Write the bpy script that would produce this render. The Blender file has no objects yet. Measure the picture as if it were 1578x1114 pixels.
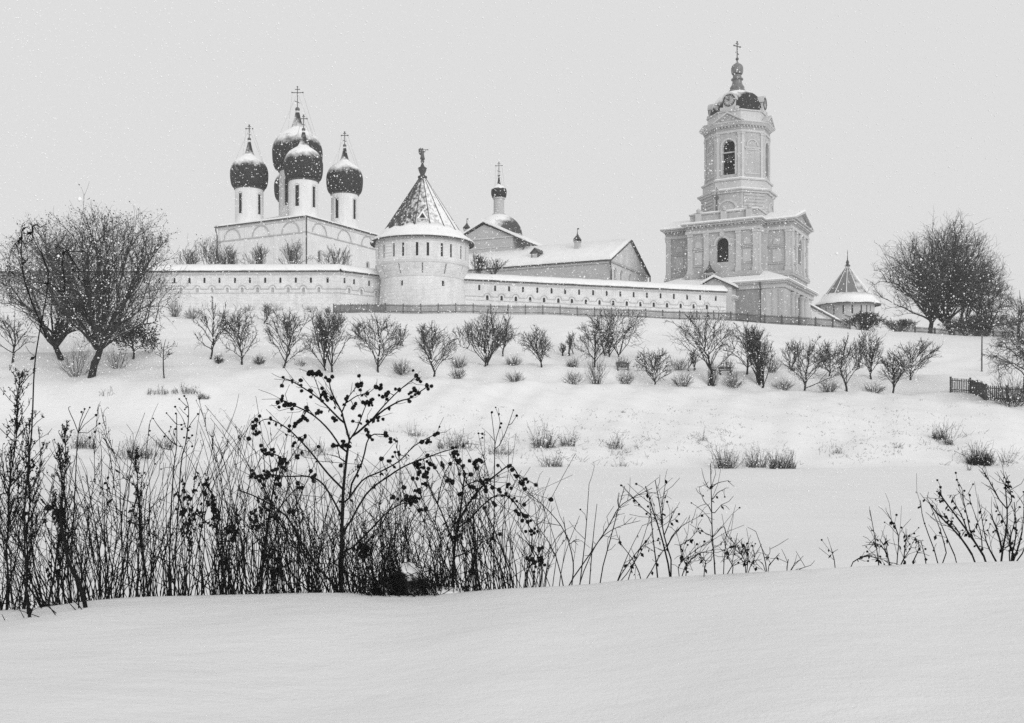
import bpy, math, random
import numpy as np
from mathutils import Vector
from mathutils.geometry import tessellate_polygon

# ------------------------------------------------------------------ camera, world, sun, exposure
SC = bpy.context.scene
COL = SC.collection
PI = math.pi
FPX, PX0, HZ, EYE = 1500.0, 789.0, 640.0, 1.6        # focal length, axis and eye level of the photograph

cam_data = bpy.data.cameras.new('camera')
cam = bpy.data.objects.new('camera', cam_data)
COL.objects.link(cam)
cam.location = (0, 0, EYE)
cam.rotation_euler = (PI / 2, 0, 0)
cam_data.sensor_width = 36
cam_data.lens = 36 * FPX / 1578
cam_data.shift_y = (HZ - 557) / 1578
cam_data.clip_start = 0.05
cam_data.clip_end = 5000
SC.camera = cam

SUN_EL, SUN_AZ = math.radians(15), math.radians(30)   # veiled sun, behind the camera's right shoulder
world = bpy.data.worlds.new('World')
SC.world = world
world.use_nodes = True
wn = world.node_tree
wn.nodes.clear()
sky = wn.nodes.new('ShaderNodeTexSky')
sky.sky_type = 'NISHITA'
sky.sun_disc = False
sky.sun_elevation = SUN_EL
sky.sun_rotation = math.radians(180) - SUN_AZ
sky.dust_density = 4
bw = wn.nodes.new('ShaderNodeRGBToBW')
mx = wn.nodes.new('ShaderNodeMix')
mx.data_type = 'RGBA'
mx.inputs['Factor'].default_value = 0.97
mx.inputs['B'].default_value = (7.5, 7.5, 7.5, 1)      # even overcast
bgn = wn.nodes.new('ShaderNodeBackground')
bgn.inputs['Strength'].default_value = 0.1
wo = wn.nodes.new('ShaderNodeOutputWorld')
wn.links.new(sky.outputs[0], bw.inputs[0])
wn.links.new(bw.outputs[0], mx.inputs['A'])
wn.links.new(mx.outputs['Result'], bgn.inputs['Color'])
wn.links.new(bgn.outputs[0], wo.inputs[0])

sun_data = bpy.data.lights.new('sun', 'SUN')
sun_data.energy = 1.6
sun_data.angle = math.radians(35)
sun = bpy.data.objects.new('sun', sun_data)
COL.objects.link(sun)
sd = Vector((math.sin(SUN_AZ) * math.cos(SUN_EL), -math.cos(SUN_AZ) * math.cos(SUN_EL), math.sin(SUN_EL)))
sun.rotation_euler = sd.to_track_quat('Z', 'Y').to_euler()
sun.location = (0, 0, 90)

SC.view_settings.view_transform = 'Standard'
SC.view_settings.look = 'None'
SC.view_settings.exposure = 0.0
SC.view_settings.gamma = 1.0
SC.view_settings.use_curve_mapping = False
SC.render.engine = 'CYCLES'
SC.cycles.use_denoising = False
SC.cycles.max_bounces = 6
SC.cycles.diffuse_bounces = 4
SC.cycles.volume_bounces = 1
SC.cycles.transparent_max_bounces = 4

# ------------------------------------------------------------------ helpers
def at(px, py, Y):
    return Vector(((px - PX0) / FPX * Y, Y, EYE + (HZ - py) / FPX * Y))

def zat(py, Y):
    return EYE + (HZ - py) / FPX * Y

def tag(o, label=None, cat=None, group=None, kind=None):
    if label: o['label'] = label
    if cat: o['category'] = cat
    if group: o['group'] = group
    if kind: o['kind'] = kind
    return o

def thing(name, label, cat, loc=(0, 0, 0), rz=0.0, group=None):
    o = bpy.data.objects.new(name, None)
    o.empty_display_size = 0.2
    COL.objects.link(o)
    o.location = loc
    o.rotation_euler = (0, 0, rz)
    return tag(o, label, cat, group)

def link(name, me, mat, parent=None, loc=None):
    o = bpy.data.objects.new(name, me)
    COL.objects.link(o)
    if mat is not None and not me.materials:
        me.materials.append(mat)
    if parent: o.parent = parent
    if loc is not None: o.location = loc
    return o

class MB:
    """collects faces of one mesh"""
    def __init__(s):
        s.v, s.f, s.sm = [], [], False
    def add(s, vs, fs):
        n = len(s.v)
        s.v += [tuple(p) for p in vs]
        s.f += [tuple(i + n for i in f) for f in fs]
        return s
    def box(s, x0, x1, y0, y1, z0, z1):
        return s.add([(x0, y0, z0), (x1, y0, z0), (x1, y1, z0), (x0, y1, z0), (x0, y0, z1), (x1, y0, z1), (x1, y1, z1), (x0, y1, z1)],
                     [(3, 2, 1, 0), (4, 5, 6, 7), (0, 1, 5, 4), (1, 2, 6, 5), (2, 3, 7, 6), (3, 0, 4, 7)])
    def fbox(s, F, u0, u1, v0, v1, w0, w1):
        ps = [F(u, v, w) for w in (w0, w1) for v in (v0, v1) for u in (u0, u1)]
        return s.add(ps, [(4, 5, 7, 6), (1, 0, 2, 3), (0, 4, 6, 2), (5, 1, 3, 7), (2, 6, 7, 3), (0, 1, 5, 4)])
    def fpoly(s, F, pts, w0, w1):
        """extruded polygon in a wall frame; pts counter-clockwise seen from outside"""
        n = len(pts)
        ps = [F(u, v, w1) for u, v in pts] + [F(u, v, w0) for u, v in pts]
        fs = [tuple(range(n)), tuple(range(2 * n - 1, n - 1, -1))]
        fs += [(i, i + n, (i + 1) % n + n, (i + 1) % n) for i in range(n)]
        return s.add(ps, fs)
    def tube(s, pts, rad, n=6, cap=True):
        pts = [Vector(p) for p in pts]
        base = len(s.v)
        up = Vector((0.13, 0.21, 0.97))
        for i, p in enumerate(pts):
            d = (pts[min(i + 1, len(pts) - 1)] - pts[max(i - 1, 0)])
            d = d.normalized() if d.length > 1e-9 else Vector((0, 0, 1))
            a = d.cross(up if abs(d.dot(up)) < 0.95 else Vector((1, 0, 0))).normalized()
            b = d.cross(a)
            r = rad[i] if hasattr(rad, '__len__') else rad
            for k in range(n):
                t = 2 * PI * k / n
                s.v.append(tuple(p + a * (r * math.cos(t)) + b * (r * math.sin(t))))
        for i in range(len(pts) - 1):
            for k in range(n):
                a0 = base + i * n + k; a1 = base + i * n + (k + 1) % n
                s.f.append((a0, a0 + n, a1 + n, a1))
        if cap:
            s.f.append(tuple(base + k for k in range(n)))
            s.f.append(tuple(base + (len(pts) - 1) * n + n - 1 - k for k in range(n)))
        return s
    def lathe(s, prof, n=32, c=(0, 0, 0), a0=0.0, a1=2 * PI, off=0.0):
        base = len(s.v)
        full = abs(a1 - a0 - 2 * PI) < 1e-6
        m = n if full else n + 1
        for r, z in prof:
            for k in range(m):
                t = a0 + (a1 - a0) * k / n + off
                s.v.append((c[0] + r * math.cos(t), c[1] + r * math.sin(t), c[2] + z))
        for i in range(len(prof) - 1):
            for k in range(n):
                p = base + i * m + k; q = base + i * m + (k + 1) % m
                s.f.append((p, q, q + m, p + m))
        return s
    def build(s, name, mat, parent=None, smooth=False, loc=None):
        me = bpy.data.meshes.new(name)
        me.from_pydata(s.v, [], s.f)
        if smooth:
            me.polygons.foreach_set('use_smooth', [True] * len(me.polygons))
        me.update()
        return link(name, me, mat, parent, loc)

def frame(o, ud, wd):
    """wall frame: u along the wall, v up, w outwards"""
    o, ud, wd = Vector(o), Vector(ud), Vector(wd)
    return lambda u, v, w: (o.x + ud.x * u + wd.x * w, o.y + ud.y * u + wd.y * w, o.z + v)

def opening_pts(uc, v0, v1, w, arch):
    h = w / 2
    if not arch:
        return [(uc - h, v0), (uc + h, v0), (uc + h, v1), (uc - h, v1)]
    n = 8
    return [(uc - h, v0), (uc + h, v0)] + [(uc + h * math.cos(PI * k / n), v1 - h + h * math.sin(PI * k / n)) for k in range(n + 1)]

def panel(mb, F, outline, ops, depth=0.5, w=0.0):
    """a wall face with real openings; returns nothing, reveals included"""
    loops = [outline] + [opening_pts(*o) for o in ops]
    polys = [[Vector((u, v, 0)) for u, v in l] for l in loops]
    tris = tessellate_polygon(polys)
    flat = [p for l in loops for p in l]
    fs = []
    for t in tris:
        a, b, c = (flat[i] for i in t)
        cr = (b[0] - a[0]) * (c[1] - a[1]) - (b[1] - a[1]) * (c[0] - a[0])
        if abs(cr) < 1e-10: continue
        fs.append(t if cr > 0 else (t[0], t[2], t[1]))
    mb.add([F(u, v, w) for u, v in flat], fs)
    for l in loops[1:]:
        n = len(l)
        mb.add([F(u, v, w) for u, v in l] + [F(u, v, w - depth) for u, v in l],
               [(i, (i + 1) % n, (i + 1) % n + n, i + n) for i in range(n)])

def pane(F, o, mat, parent, name='window', w=-0.4, th=0.05):
    mb = MB()
    mb.fpoly(F, opening_pts(*o), w - th, w)
    return mb.build(name, mat, parent)

def arch_ring(mb, F, uc, vc, r0, r1, w0, w1, n=12, a0=0.0, a1=PI):
    for k in range(n):
        t, q = a0 + (a1 - a0) * k / n, a0 + (a1 - a0) * (k + 1) / n
        mb.fpoly(F, [(uc + r0 * math.cos(t), vc + r0 * math.sin(t)), (uc + r1 * math.cos(t), vc + r1 * math.sin(t)),
                     (uc + r1 * math.cos(q), vc + r1 * math.sin(q)), (uc + r0 * math.cos(q), vc + r0 * math.sin(q))], w0, w1)

def sweep(mb, path, prof, jit=0.0, step=1.5, seed=0, ends=True):
    """cross-section prof [(offset to the right of the path, z)] along a 3-D path"""
    rn = random.Random(seed)
    pts = []
    for i in range(len(path) - 1):
        a, b = Vector(path[i]), Vector(path[i + 1])
        k = max(1, int((b - a).length / step))
        pts += [a.lerp(b, j / k) for j in range(k)]
    pts.append(Vector(path[-1]))
    base, n = len(mb.v), len(prof)
    for i, p in enumerate(pts):
        d = pts[min(i + 1, len(pts) - 1)] - pts[max(i - 1, 0)]
        d.z = 0
        d.normalize()
        r = Vector((d.y, -d.x, 0))
        for o, z in prof:
            q = p + r * (o + rn.uniform(-jit, jit) * 0.6) + Vector((0, 0, z + rn.uniform(-jit, jit)))
            mb.v.append(tuple(q))
    for i in range(len(pts) - 1):
        for k in range(n):
            a0 = base + i * n + k; a1 = base + i * n + (k + 1) % n
            mb.f.append((a0, a0 + n, a1 + n, a1))
    if ends:
        mb.f.append(tuple(base + k for k in range(n)))
        mb.f.append(tuple(base + (len(pts) - 1) * n + n - 1 - k for k in range(n)))

def seg_arrays(segs, n=3):
    """thin prisms for twigs: segs rows p0(3) p1(3) r0 r1"""
    S = np.asarray(segs, dtype=np.float64).reshape(-1, 8)
    p0, p1 = S[:, 0:3], S[:, 3:6]
    d = p1 - p0
    L = np.linalg.norm(d, axis=1, keepdims=True); L[L < 1e-9] = 1e-9
    d = d / L
    ref = np.where(np.abs(d[:, 2:3]) < 0.9, np.array([[0., 0., 1.]]), np.array([[1., 0., 0.]]))
    a = np.cross(d, ref); a /= np.linalg.norm(a, axis=1, keepdims=True)
    b = np.cross(d, a)
    m = len(S)
    V = np.empty((m, 2 * n, 3))
    for k in range(n):
        t = 2 * PI * k / n + 0.4
        o = a * math.cos(t) + b * math.sin(t)
        V[:, k] = p0 + o * S[:, 6:7]
        V[:, n + k] = p1 + o * S[:, 7:8]
    q = np.array([[k, n + k, n + (k + 1) % n, (k + 1) % n] for k in range(n)])
    Fq = (q[None] + (np.arange(m) * 2 * n)[:, None, None]).reshape(-1, 4)
    return V.reshape(-1, 3), Fq

def np_mesh(name, V, Fq):
    me = bpy.data.meshes.new(name)
    k = Fq.shape[1]
    me.vertices.add(len(V)); me.vertices.foreach_set('co', V.astype(np.float32).ravel())
    me.loops.add(Fq.size); me.loops.foreach_set('vertex_index', Fq.astype(np.int32).ravel())
    me.polygons.add(len(Fq))
    me.polygons.foreach_set('loop_start', (np.arange(len(Fq)) * k).astype(np.int32))
    me.polygons.foreach_set('loop_total', np.full(len(Fq), k, np.int32))
    me.update(calc_edges=True)
    me.validate()
    return me

def leaf_arrays(P, size, rng, flat=False):
    """small bent quads at points P"""
    P = np.asarray(P, dtype=np.float64).reshape(-1, 3)
    m = len(P)
    a = rng.normal(size=(m, 3)); a /= np.linalg.norm(a, axis=1, keepdims=True)
    if flat: a[:, 2] = -np.abs(a[:, 2]) - 0.6; a /= np.linalg.norm(a, axis=1, keepdims=True)
    b = np.cross(a, rng.normal(size=(m, 3))); b /= np.linalg.norm(b, axis=1, keepdims=True)
    s = size * rng.uniform(0.6, 1.3, (m, 1))
    V = np.stack([P, P + a * s * 0.5 + b * s * 0.3, P + a * s, P + a * s * 0.5 - b * s * 0.3], axis=1)
    return V.reshape(-1, 3), np.arange(m * 4).reshape(-1, 4)

def cat_arrays(*parts):
    Vs, Fs, n = [], [], 0
    for V, Fq in parts:
        if len(V) == 0: continue
        Vs.append(V); Fs.append(Fq + n); n += len(V)
    return np.concatenate(Vs), np.concatenate(Fs)

# ------------------------------------------------------------------ materials
def grey(v): return (v, v, v, 1)

def new_mat(name):
    m = bpy.data.materials.new(name)
    m.use_nodes = True
    nt = m.node_tree
    b = nt.nodes['Principled BSDF']
    b.inputs['Specular IOR Level'].default_value = 0.25
    return m, nt, b

def noise(nt, scale, detail=4, rough=0.55, coord='Object', vec=None, stretch=None):
    n = nt.nodes.new('ShaderNodeTexNoise')
    n.inputs['Scale'].default_value = scale
    n.inputs['Detail'].default_value = detail
    n.inputs['Roughness'].default_value = rough
    tc = nt.nodes.new('ShaderNodeTexCoord')
    out = tc.outputs[coord]
    if stretch:
        mp = nt.nodes.new('ShaderNodeMapping')
        mp.inputs['Scale'].default_value = stretch
        nt.links.new(out, mp.inputs[0]); out = mp.outputs[0]
    nt.links.new(out, n.inputs['Vector'])
    return n.outputs['Fac']

def ramp(nt, src, stops):
    r = nt.nodes.new('ShaderNodeValToRGB')
    e = r.color_ramp.elements
    e[0].position, e[0].color = stops[0][0], grey(stops[0][1])
    e[1].position, e[1].color = stops[-1][0], grey(stops[-1][1])
    for p, v in stops[1:-1]:
        x = e.new(p); x.color = grey(v)
    nt.links.new(src, r.inputs[0])
    return r.outputs['Color']

def math_node(nt, op, a, b=None, clamp=False):
    n = nt.nodes.new('ShaderNodeMath'); n.operation = op; n.use_clamp = clamp
    for i, x in enumerate((a, b)):
        if x is None: continue
        if hasattr(x, 'node'): nt.links.new(x, n.inputs[i])
        else: n.inputs[i].default_value = x
    return n.outputs[0]

def bump(nt, b, src, strength, dist):
    n = nt.nodes.new('ShaderNodeBump')
    n.inputs['Strength'].default_value = strength
    n.inputs['Distance'].default_value = dist
    nt.links.new(src, n.inputs['Height'])
    nt.links.new(n.outputs[0], b.inputs['Normal'])
    return n

def plain(name, v, var=0.12, scale=0.8, rough=0.8, bmp=None, stretch=None):
    m, nt, b = new_mat(name)
    f = noise(nt, scale, 5, 0.6, stretch=stretch)
    c = ramp(nt, f, [(0.25, v * (1 - var)), (0.75, min(0.95, v * (1 + var)))])
    nt.links.new(c, b.inputs['Base Color'])
    b.inputs['Roughness'].default_value = rough
    if bmp: bump(nt, b, noise(nt, bmp[0], 4), 0.6, bmp[1])
    return m

def plaster(name, v, stain=0.18, brick=False):
    m, nt, b = new_mat(name)
    f1 = noise(nt, 0.35, 6, 0.65)
    f2 = noise(nt, 1.1, 5, 0.7, stretch=(1.6, 1.6, 0.18))      # rain streaks
    f = math_node(nt, 'ADD', math_node(nt, 'MULTIPLY', f1, 0.55), math_node(nt, 'MULTIPLY', f2, 0.45))
    c = ramp(nt, f, [(0.3, v * (1 - stain)), (0.55, v), (0.75, min(0.9, v * (1 + stain * 0.45)))])
    if brick:
        tx = nt.nodes.new('ShaderNodeTexBrick')
        tx.inputs['Scale'].default_value = 1.0
        tx.inputs['Brick Width'].default_value = 0.5; tx.inputs['Row Height'].default_value = 0.2
        tx.inputs['Mortar Size'].default_value = 0.02
        tx.inputs['Color1'].default_value = grey(0.86); tx.inputs['Color2'].default_value = grey(1.0); tx.inputs['Mortar'].default_value = grey(1.15)
        tc = nt.nodes.new('ShaderNodeTexCoord')
        sp = nt.nodes.new('ShaderNodeSeparateXYZ'); cb = nt.nodes.new('ShaderNodeCombineXYZ')
        nt.links.new(tc.outputs['Object'], sp.inputs[0])
        nt.links.new(math_node(nt, 'ADD', sp.outputs[0], sp.outputs[1]), cb.inputs[0]); nt.links.new(sp.outputs[2], cb.inputs[1])
        nt.links.new(cb.outputs[0], tx.inputs['Vector'])
        mm = nt.nodes.new('ShaderNodeMix'); mm.data_type = 'RGBA'; mm.blend_type = 'MULTIPLY'; mm.inputs['Factor'].default_value = 1
        nt.links.new(c, mm.inputs['A']); nt.links.new(tx.outputs[0], mm.inputs['B'])
        c = mm.outputs['Result']
    nt.links.new(c, b.inputs['Base Color'])
    b.inputs['Roughness'].default_value = 0.9
    bump(nt, b, noise(nt, 3.0, 6, 0.7), 0.5, 0.05)
    return m

def snowy(name, v, thr, width=0.12, amp=0.5, scale=0.6, kx=0.0, kz=1.0, ky=0.0, rough=0.5, snow=0.84, stretch=None):
    """dark surface with settled or wind-driven snow on the sides that catch it"""
    m, nt, b = new_mat(name)
    g = nt.nodes.new('ShaderNodeNewGeometry')
    s = nt.nodes.new('ShaderNodeSeparateXYZ')
    nt.links.new(g.outputs['Normal'], s.inputs[0])
    x = math_node(nt, 'ADD', math_node(nt, 'MULTIPLY', s.outputs[0], kx), math_node(nt, 'MULTIPLY', s.outputs[2], kz))
    x = math_node(nt, 'ADD', x, math_node(nt, 'MULTIPLY', s.outputs[1], ky))
    f = noise(nt, scale, 6, 0.65, stretch=stretch)
    x = math_node(nt, 'ADD', x, math_node(nt, 'MULTIPLY', math_node(nt, 'SUBTRACT', f, 0.5), amp))
    mask = ramp(nt, math_node(nt, 'ADD', math_node(nt, 'MULTIPLY', math_node(nt, 'SUBTRACT', x, thr), 1 / width), 0.5, True), [(0.0, 0.0), (1.0, 1.0)])
    mm = nt.nodes.new('ShaderNodeMix'); mm.data_type = 'RGBA'
    mm.inputs['A'].default_value = grey(v); mm.inputs['B'].default_value = grey(snow)
    nt.links.new(mask, mm.inputs['Factor'])
    nt.links.new(mm.outputs['Result'], b.inputs['Base Color'])
    b.inputs['Roughness'].default_value = rough + 0.2
    bump(nt, b, mask, 0.5, 0.05)
    return m

def snow_ground():
    m, nt, b = new_mat('snow_ground')
    f = noise(nt, 0.15, 6, 0.6)
    nt.links.new(ramp(nt, f, [(0.3, 0.785), (0.7, 0.835)]), b.inputs['Base Color'])
    b.inputs['Roughness'].default_value = 0.85
    b.inputs['Specular IOR Level'].default_value = 0.15
    # wind ripples near, crust grain everywhere
    r1 = noise(nt, 5.0, 6, 0.65, stretch=(0.6, 1.0, 1.0))
    r2 = noise(nt, 55.0, 4, 0.7, stretch=(0.8, 1.0, 1.0))
    r3 = noise(nt, 0.7, 5, 0.6, stretch=(0.5, 1.0, 1.0))
    h = math_node(nt, 'ADD', math_node(nt, 'MULTIPLY', r1, 0.020), math_node(nt, 'MULTIPLY', r2, 0.010))
    h = math_node(nt, 'ADD', h, math_node(nt, 'MULTIPLY', r3, 0.12))
    bump(nt, b, h, 0.75, 1.0)
    return m

M = {}
M['snow_ground'] = snow_ground()
M['snow'] = plain('snow_on_roofs', 0.85, 0.05, 0.5, 0.9, (1.2, 0.15))
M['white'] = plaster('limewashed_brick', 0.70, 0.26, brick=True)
M['white2'] = plaster('white_cathedral_plaster', 0.76, 0.16)
M['moulding'] = plaster('limewashed_moulding', 0.60, 0.10)
M['line'] = plaster('weathered_string_course', 0.47, 0.25)
M['bell'] = plaster('bell_tower_plaster', 0.45, 0.24, brick=True)
M['trim'] = plaster('bell_tower_trim', 0.53, 0.18)
M['frieze'] = plaster('bell_tower_frieze', 0.36, 0.16)
M['brick'] = plaster('bare_brick', 0.33, 0.18, brick=True)
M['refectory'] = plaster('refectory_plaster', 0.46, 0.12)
M['dark'] = plain('unlit_opening', 0.012, 0.2, 1.0, 0.5)
M['glass'] = plain('dark_window_glass', 0.03, 0.3, 0.5, 0.25)
M['metal'] = plain('dark_roof_metal', 0.06, 0.25, 1.0, 0.5)
M['pipe'] = plain('drainpipe_metal', 0.07, 0.2, 2.0, 0.5)
M['iron'] = plain('painted_iron', 0.05, 0.2, 2.0, 0.6)
M['gilt'] = plain('gilt_cross_metal', 0.10, 0.2, 2.0, 0.4)
M['wood'] = plain('weathered_fence_wood', 0.11, 0.35, 3.0, 0.9, stretch=(1, 1, 0.3))
M['dome'] = snowy('onion_dome_snow', 0.022, 0.42, 0.40, 1.0, 0.7, kx=-0.12)
M['dome_small'] = snowy('small_dome_snow', 0.015, 0.42, 0.12, 0.6, 1.2, kx=-0.1)
M['dome_bell'] = snowy('bell_dome_snow', 0.02, 0.72, 0.2, 1.0, 0.6, kx=-0.35, ky=-0.1)
M['dome_mid'] = snowy('refectory_dome_snow', 0.06, 0.30, 0.35, 1.1, 0.5, kx=-0.55, kz=0.75)
M['tent'] = snowy('tent_roof_shingles', 0.05, 0.44, 0.55, 2.2, 2.8, kx=0.55, kz=0.8, stretch=(1, 1, 0.32))
M['tent_far'] = snowy('far_tent_roof', 0.17, 0.42, 0.3, 0.9, 0.7, kx=0.3, kz=0.8, ky=0.25, stretch=(1, 1, 0.5))
M['gold'] = plain('dull_gilt', 0.17, 0.3, 1.5, 0.45)
M['bark'] = snowy('bark_with_snow', 0.022, 0.70, 0.2, 0.9, 2.5, rough=0.7, snow=0.7)
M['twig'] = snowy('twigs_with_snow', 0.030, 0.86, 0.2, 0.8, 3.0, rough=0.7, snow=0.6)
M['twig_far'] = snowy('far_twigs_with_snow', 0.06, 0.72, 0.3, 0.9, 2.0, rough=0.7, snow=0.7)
M['leaf'] = snowy('dry_leaves', 0.035, 0.80, 0.2, 0.8, 4.0, rough=0.7, snow=0.7)
M['weed'] = plain('dry_weed_stems', 0.004, 0.4, 8.0, 0.85)
M['burr'] = plain('burdock_burrs', 0.0035, 0.4, 30.0, 0.9)
M['clump'] = snowy('snow_on_dead_leaves', 0.012, 0.30, 0.25, 1.6, 16.0, kx=0.35, kz=0.7, snow=0.68)
M['tuft'] = plain('dry_grass_tufts', 0.05, 0.4, 4.0, 0.9)
M['flake'] = plain('snowflakes', 0.9, 0.02, 5.0, 0.9)

# ------------------------------------------------------------------ terrain
COLS = [-700, 0, 150, 300, 600, 900, 1200, 1400, 1578, 2300]
VAL = -1.7
ROWS = [   # Y, eye-level heights as picture rows of the slope, per column
    (71, [655, 655, 652, 652, 655, 652, 647, 641, 640, 640]),
    (75, [600, 596, 584, 596, 618, 622, 627, 622, 612, 612]),
    (80, [575, 570, 564, 564, 580, 593, 603, 608, 600, 598]),
    (83.6, None),                                                   # flat tread of the lower terrace
    (86.6, [546, 545, 541, 545, 557, 564, 573, 581, 574, 568]),
    (89.8, None),                                                   # flat tread of the upper terrace
    (105, [505, 505, 503, 503, 512, 520, 530, 543, 546, 545]),
    (122, [476, 476, 476, 476, 481, 486, 498, 513, 521, 525]),
]
YS = [17.0, 30.0, 48.0, 62.0] + [r[0] for r in ROWS] + [131.0, 144.0, 200.0, 900.0]
TB = []
for ci in range(len(COLS)):
    c = [VAL, VAL - 0.05, VAL - 0.02, VAL]
    for r in ROWS: c.append(c[-1] + 0.1 if r[1] is None else zat(r[1][ci], r[0]))
    e = c[-1]
    c += [e + 0.55, 15.2, 15.3, 15.3] if COLS[ci] <= 1200 else [e + 0.2, e + 0.4, 14.0, 14.5]
    TB.append(c)
TB = np.array(TB)
YG = np.concatenate([np.arange(17, 160, 0.5), np.arange(160, 905, 15)])
CG = np.arange(-700, 2301, 50.0)
_t = np.array([np.interp(YG, YS, row) for row in TB])
_t = np.array([np.interp(CG, COLS, _t[:, j]) for j in range(len(YG))]).T      # [col, Y]
kern = np.array([0, 1, 3, 4, 3, 1, 0.]); kern /= kern.sum()
ns = int((160 - 17) / 0.5)
for i in range(len(CG)):
    seg = np.pad(_t[i, :ns], 3, mode='edge')
    _t[i, :ns] = np.convolve(seg, kern, 'valid')
for _ in range(2):
    pad = np.pad(_t, ((1, 1), (0, 0)), mode='edge')
    _t = (pad[:-2] + 2 * pad[1:-1] + pad[2:]) / 4
GT = _t
# crest of the near snowbank, by world x (taken at 8.5 m)
CR_PX = [-900, 0, 60, 150, 400, 520, 620, 700, 780, 870, 980, 1200, 1350, 1578, 2500]
CR_PY = [935, 943, 938, 922, 916, 913, 919, 915, 906, 905, 892, 880, 871, 864, 850]
YC = 8.5
CR_X = [(p - PX0) / FPX * YC for p in CR_PX]
CR_Z = [zat(p, YC) for p in CR_PY]

def ground_np(x, y):
    x = np.asarray(x, float); y = np.asarray(y, float)
    zc = np.interp(x, CR_X, CR_Z)
    zc = (zc + np.interp(x - 0.25, CR_X, CR_Z) + np.interp(x + 0.25, CR_X, CR_Z)) / 3
    near = zc + 0.012 * np.sin(x * 2.9 - y * 1.7 + 0.8 * np.sin(y * 2.1)) * np.clip((YC - y) / 2, 0, 1) + 0.035 * np.sin(x * 1.3 + y * 0.9 + 1) * np.clip((YC - y) / 3, 0, 1) - 0.012 * np.clip(YC - 1.2 - y, 0, 20)
    u = PX0 + FPX * x / np.maximum(y, 17.0)
    ci = np.clip((u - CG[0]) / 50.0, 0, len(CG) - 1.001); i0 = ci.astype(int); fc = ci - i0
    yy = np.clip(y, 17.0, 890)
    yi = np.where(yy < 159.5, (yy - 17) / 0.5, ns + (yy - 160) / 15.0)
    yi = np.clip(yi, 0, len(YG) - 1.001); j0 = yi.astype(int); fy = yi - j0
    far = (GT[i0, j0] * (1 - fc) * (1 - fy) + GT[i0 + 1, j0] * fc * (1 - fy) + GT[i0, j0 + 1] * (1 - fc) * fy + GT[i0 + 1, j0 + 1] * fc * fy)
    amp = np.clip((y - 17) / 30, 0, 1)
    mid = np.clip((y - 60) / 6, 0, 1) * np.clip((118 - y) / 10, 0, 1)
    far = far + amp * 0.05 * (np.sin(x * 0.55 + 0.3 * y) + np.sin(x * 0.23 - 0.41 * y + 2))
    far = far + mid * 0.15 * (np.sin(x * 0.9 + 1.7 * np.sin(y * 0.35)) * np.sin(y * 0.8 + 0.6 * np.sin(x * 0.5)) + 0.7 * np.sin(x * 2.1 + y) * np.sin(y * 1.9 - x * 0.4))
    s = np.clip((y - YC) / 8.5, 0, 1)
    s = s * s * (3 - 2 * s)
    s = np.where(y > YC, np.clip(s + 0.12 * np.clip((y - YC) / 1.5, 0, 1) * (1 - s), 0, 1), 0)
    return near * (1 - s) + far * s

def gz(x, y):
    return float(ground_np(np.array([x]), np.array([y]))[0])

def on_slope(px, py, y0=64, y1=121):
    """the slope point that the photograph shows at this pixel"""
    Y = np.linspace(y0, y1, 400)
    X = (px - PX0) / FPX * Y
    rows = HZ - (ground_np(X, Y) - EYE) / Y * FPX
    k = int(np.argmin(np.abs(rows - py)))
    return Vector((X[k], Y[k], ground_np(X[k:k + 1], Y[k:k + 1])[0]))

def build_ground():
    ys = np.concatenate([np.arange(-6, 2, 0.5), np.arange(2, 12, 0.1), np.arange(12, 20, 0.35), np.arange(20, 60, 1.5),
                         np.arange(60, 124, 0.45), np.arange(124, 160, 2), np.arange(160, 900, 30)])
    ts = np.linspace(-1, 1, 221)
    ts = np.sign(ts) * np.abs(ts) ** 1.25
    Yg, Tg = np.meshgrid(ys, ts, indexing='ij')
    Xg = Tg * (np.maximum(Yg, 0) * 0.95 + 14)
    Z = ground_np(Xg, Yg)
    V = np.stack([Xg, Yg, Z], -1).reshape(-1, 3)
    n = len(ts)
    i, j = np.meshgrid(np.arange(len(ys) - 1), np.arange(n - 1), indexing='ij')
    a = (i * n + j).ravel()
    me = np_mesh('snowy_ground', V, np.stack([a, a + 1, a + n + 1, a + n], 1))
    me.polygons.foreach_set('use_smooth', [True] * len(me.polygons))
    tag(link('snowy_ground', me, M['snow_ground']), kind='structure')
build_ground()

# ------------------------------------------------------------------ shared architectural pieces
def onion(R, neck_r, h_low, h_up, h_neck):
    """profile of an onion dome from its foot, radius R at its widest"""
    low = [(0.73, 0.0), (0.82, 0.035), (0.885, 0.12), (0.94, 0.28), (0.975, 0.5), (0.993, 0.74), (1.0, 1.0)]
    up = [(0.997, 0.1), (0.985, 0.2), (0.962, 0.3), (0.925, 0.41), (0.87, 0.52), (0.79, 0.63), (0.69, 0.73), (0.57, 0.82), (0.45, 0.90), (0.36, 0.95), (0.30, 1.0)]
    k = neck_r / R
    nk = [(0.275, 0.06), (0.235, 0.14), (0.195, 0.28), (0.155, 0.45), (0.12, 0.65), (max(k, 0.085), 0.85), (k * 0.8, 1.0)]
    return [(r * R, z * h_low) for r, z in low] + [(r * R, h_low + z * h_up) for r, z in up] + [(r * R, h_low + h_up + z * h_neck) for r, z in nk]

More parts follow.
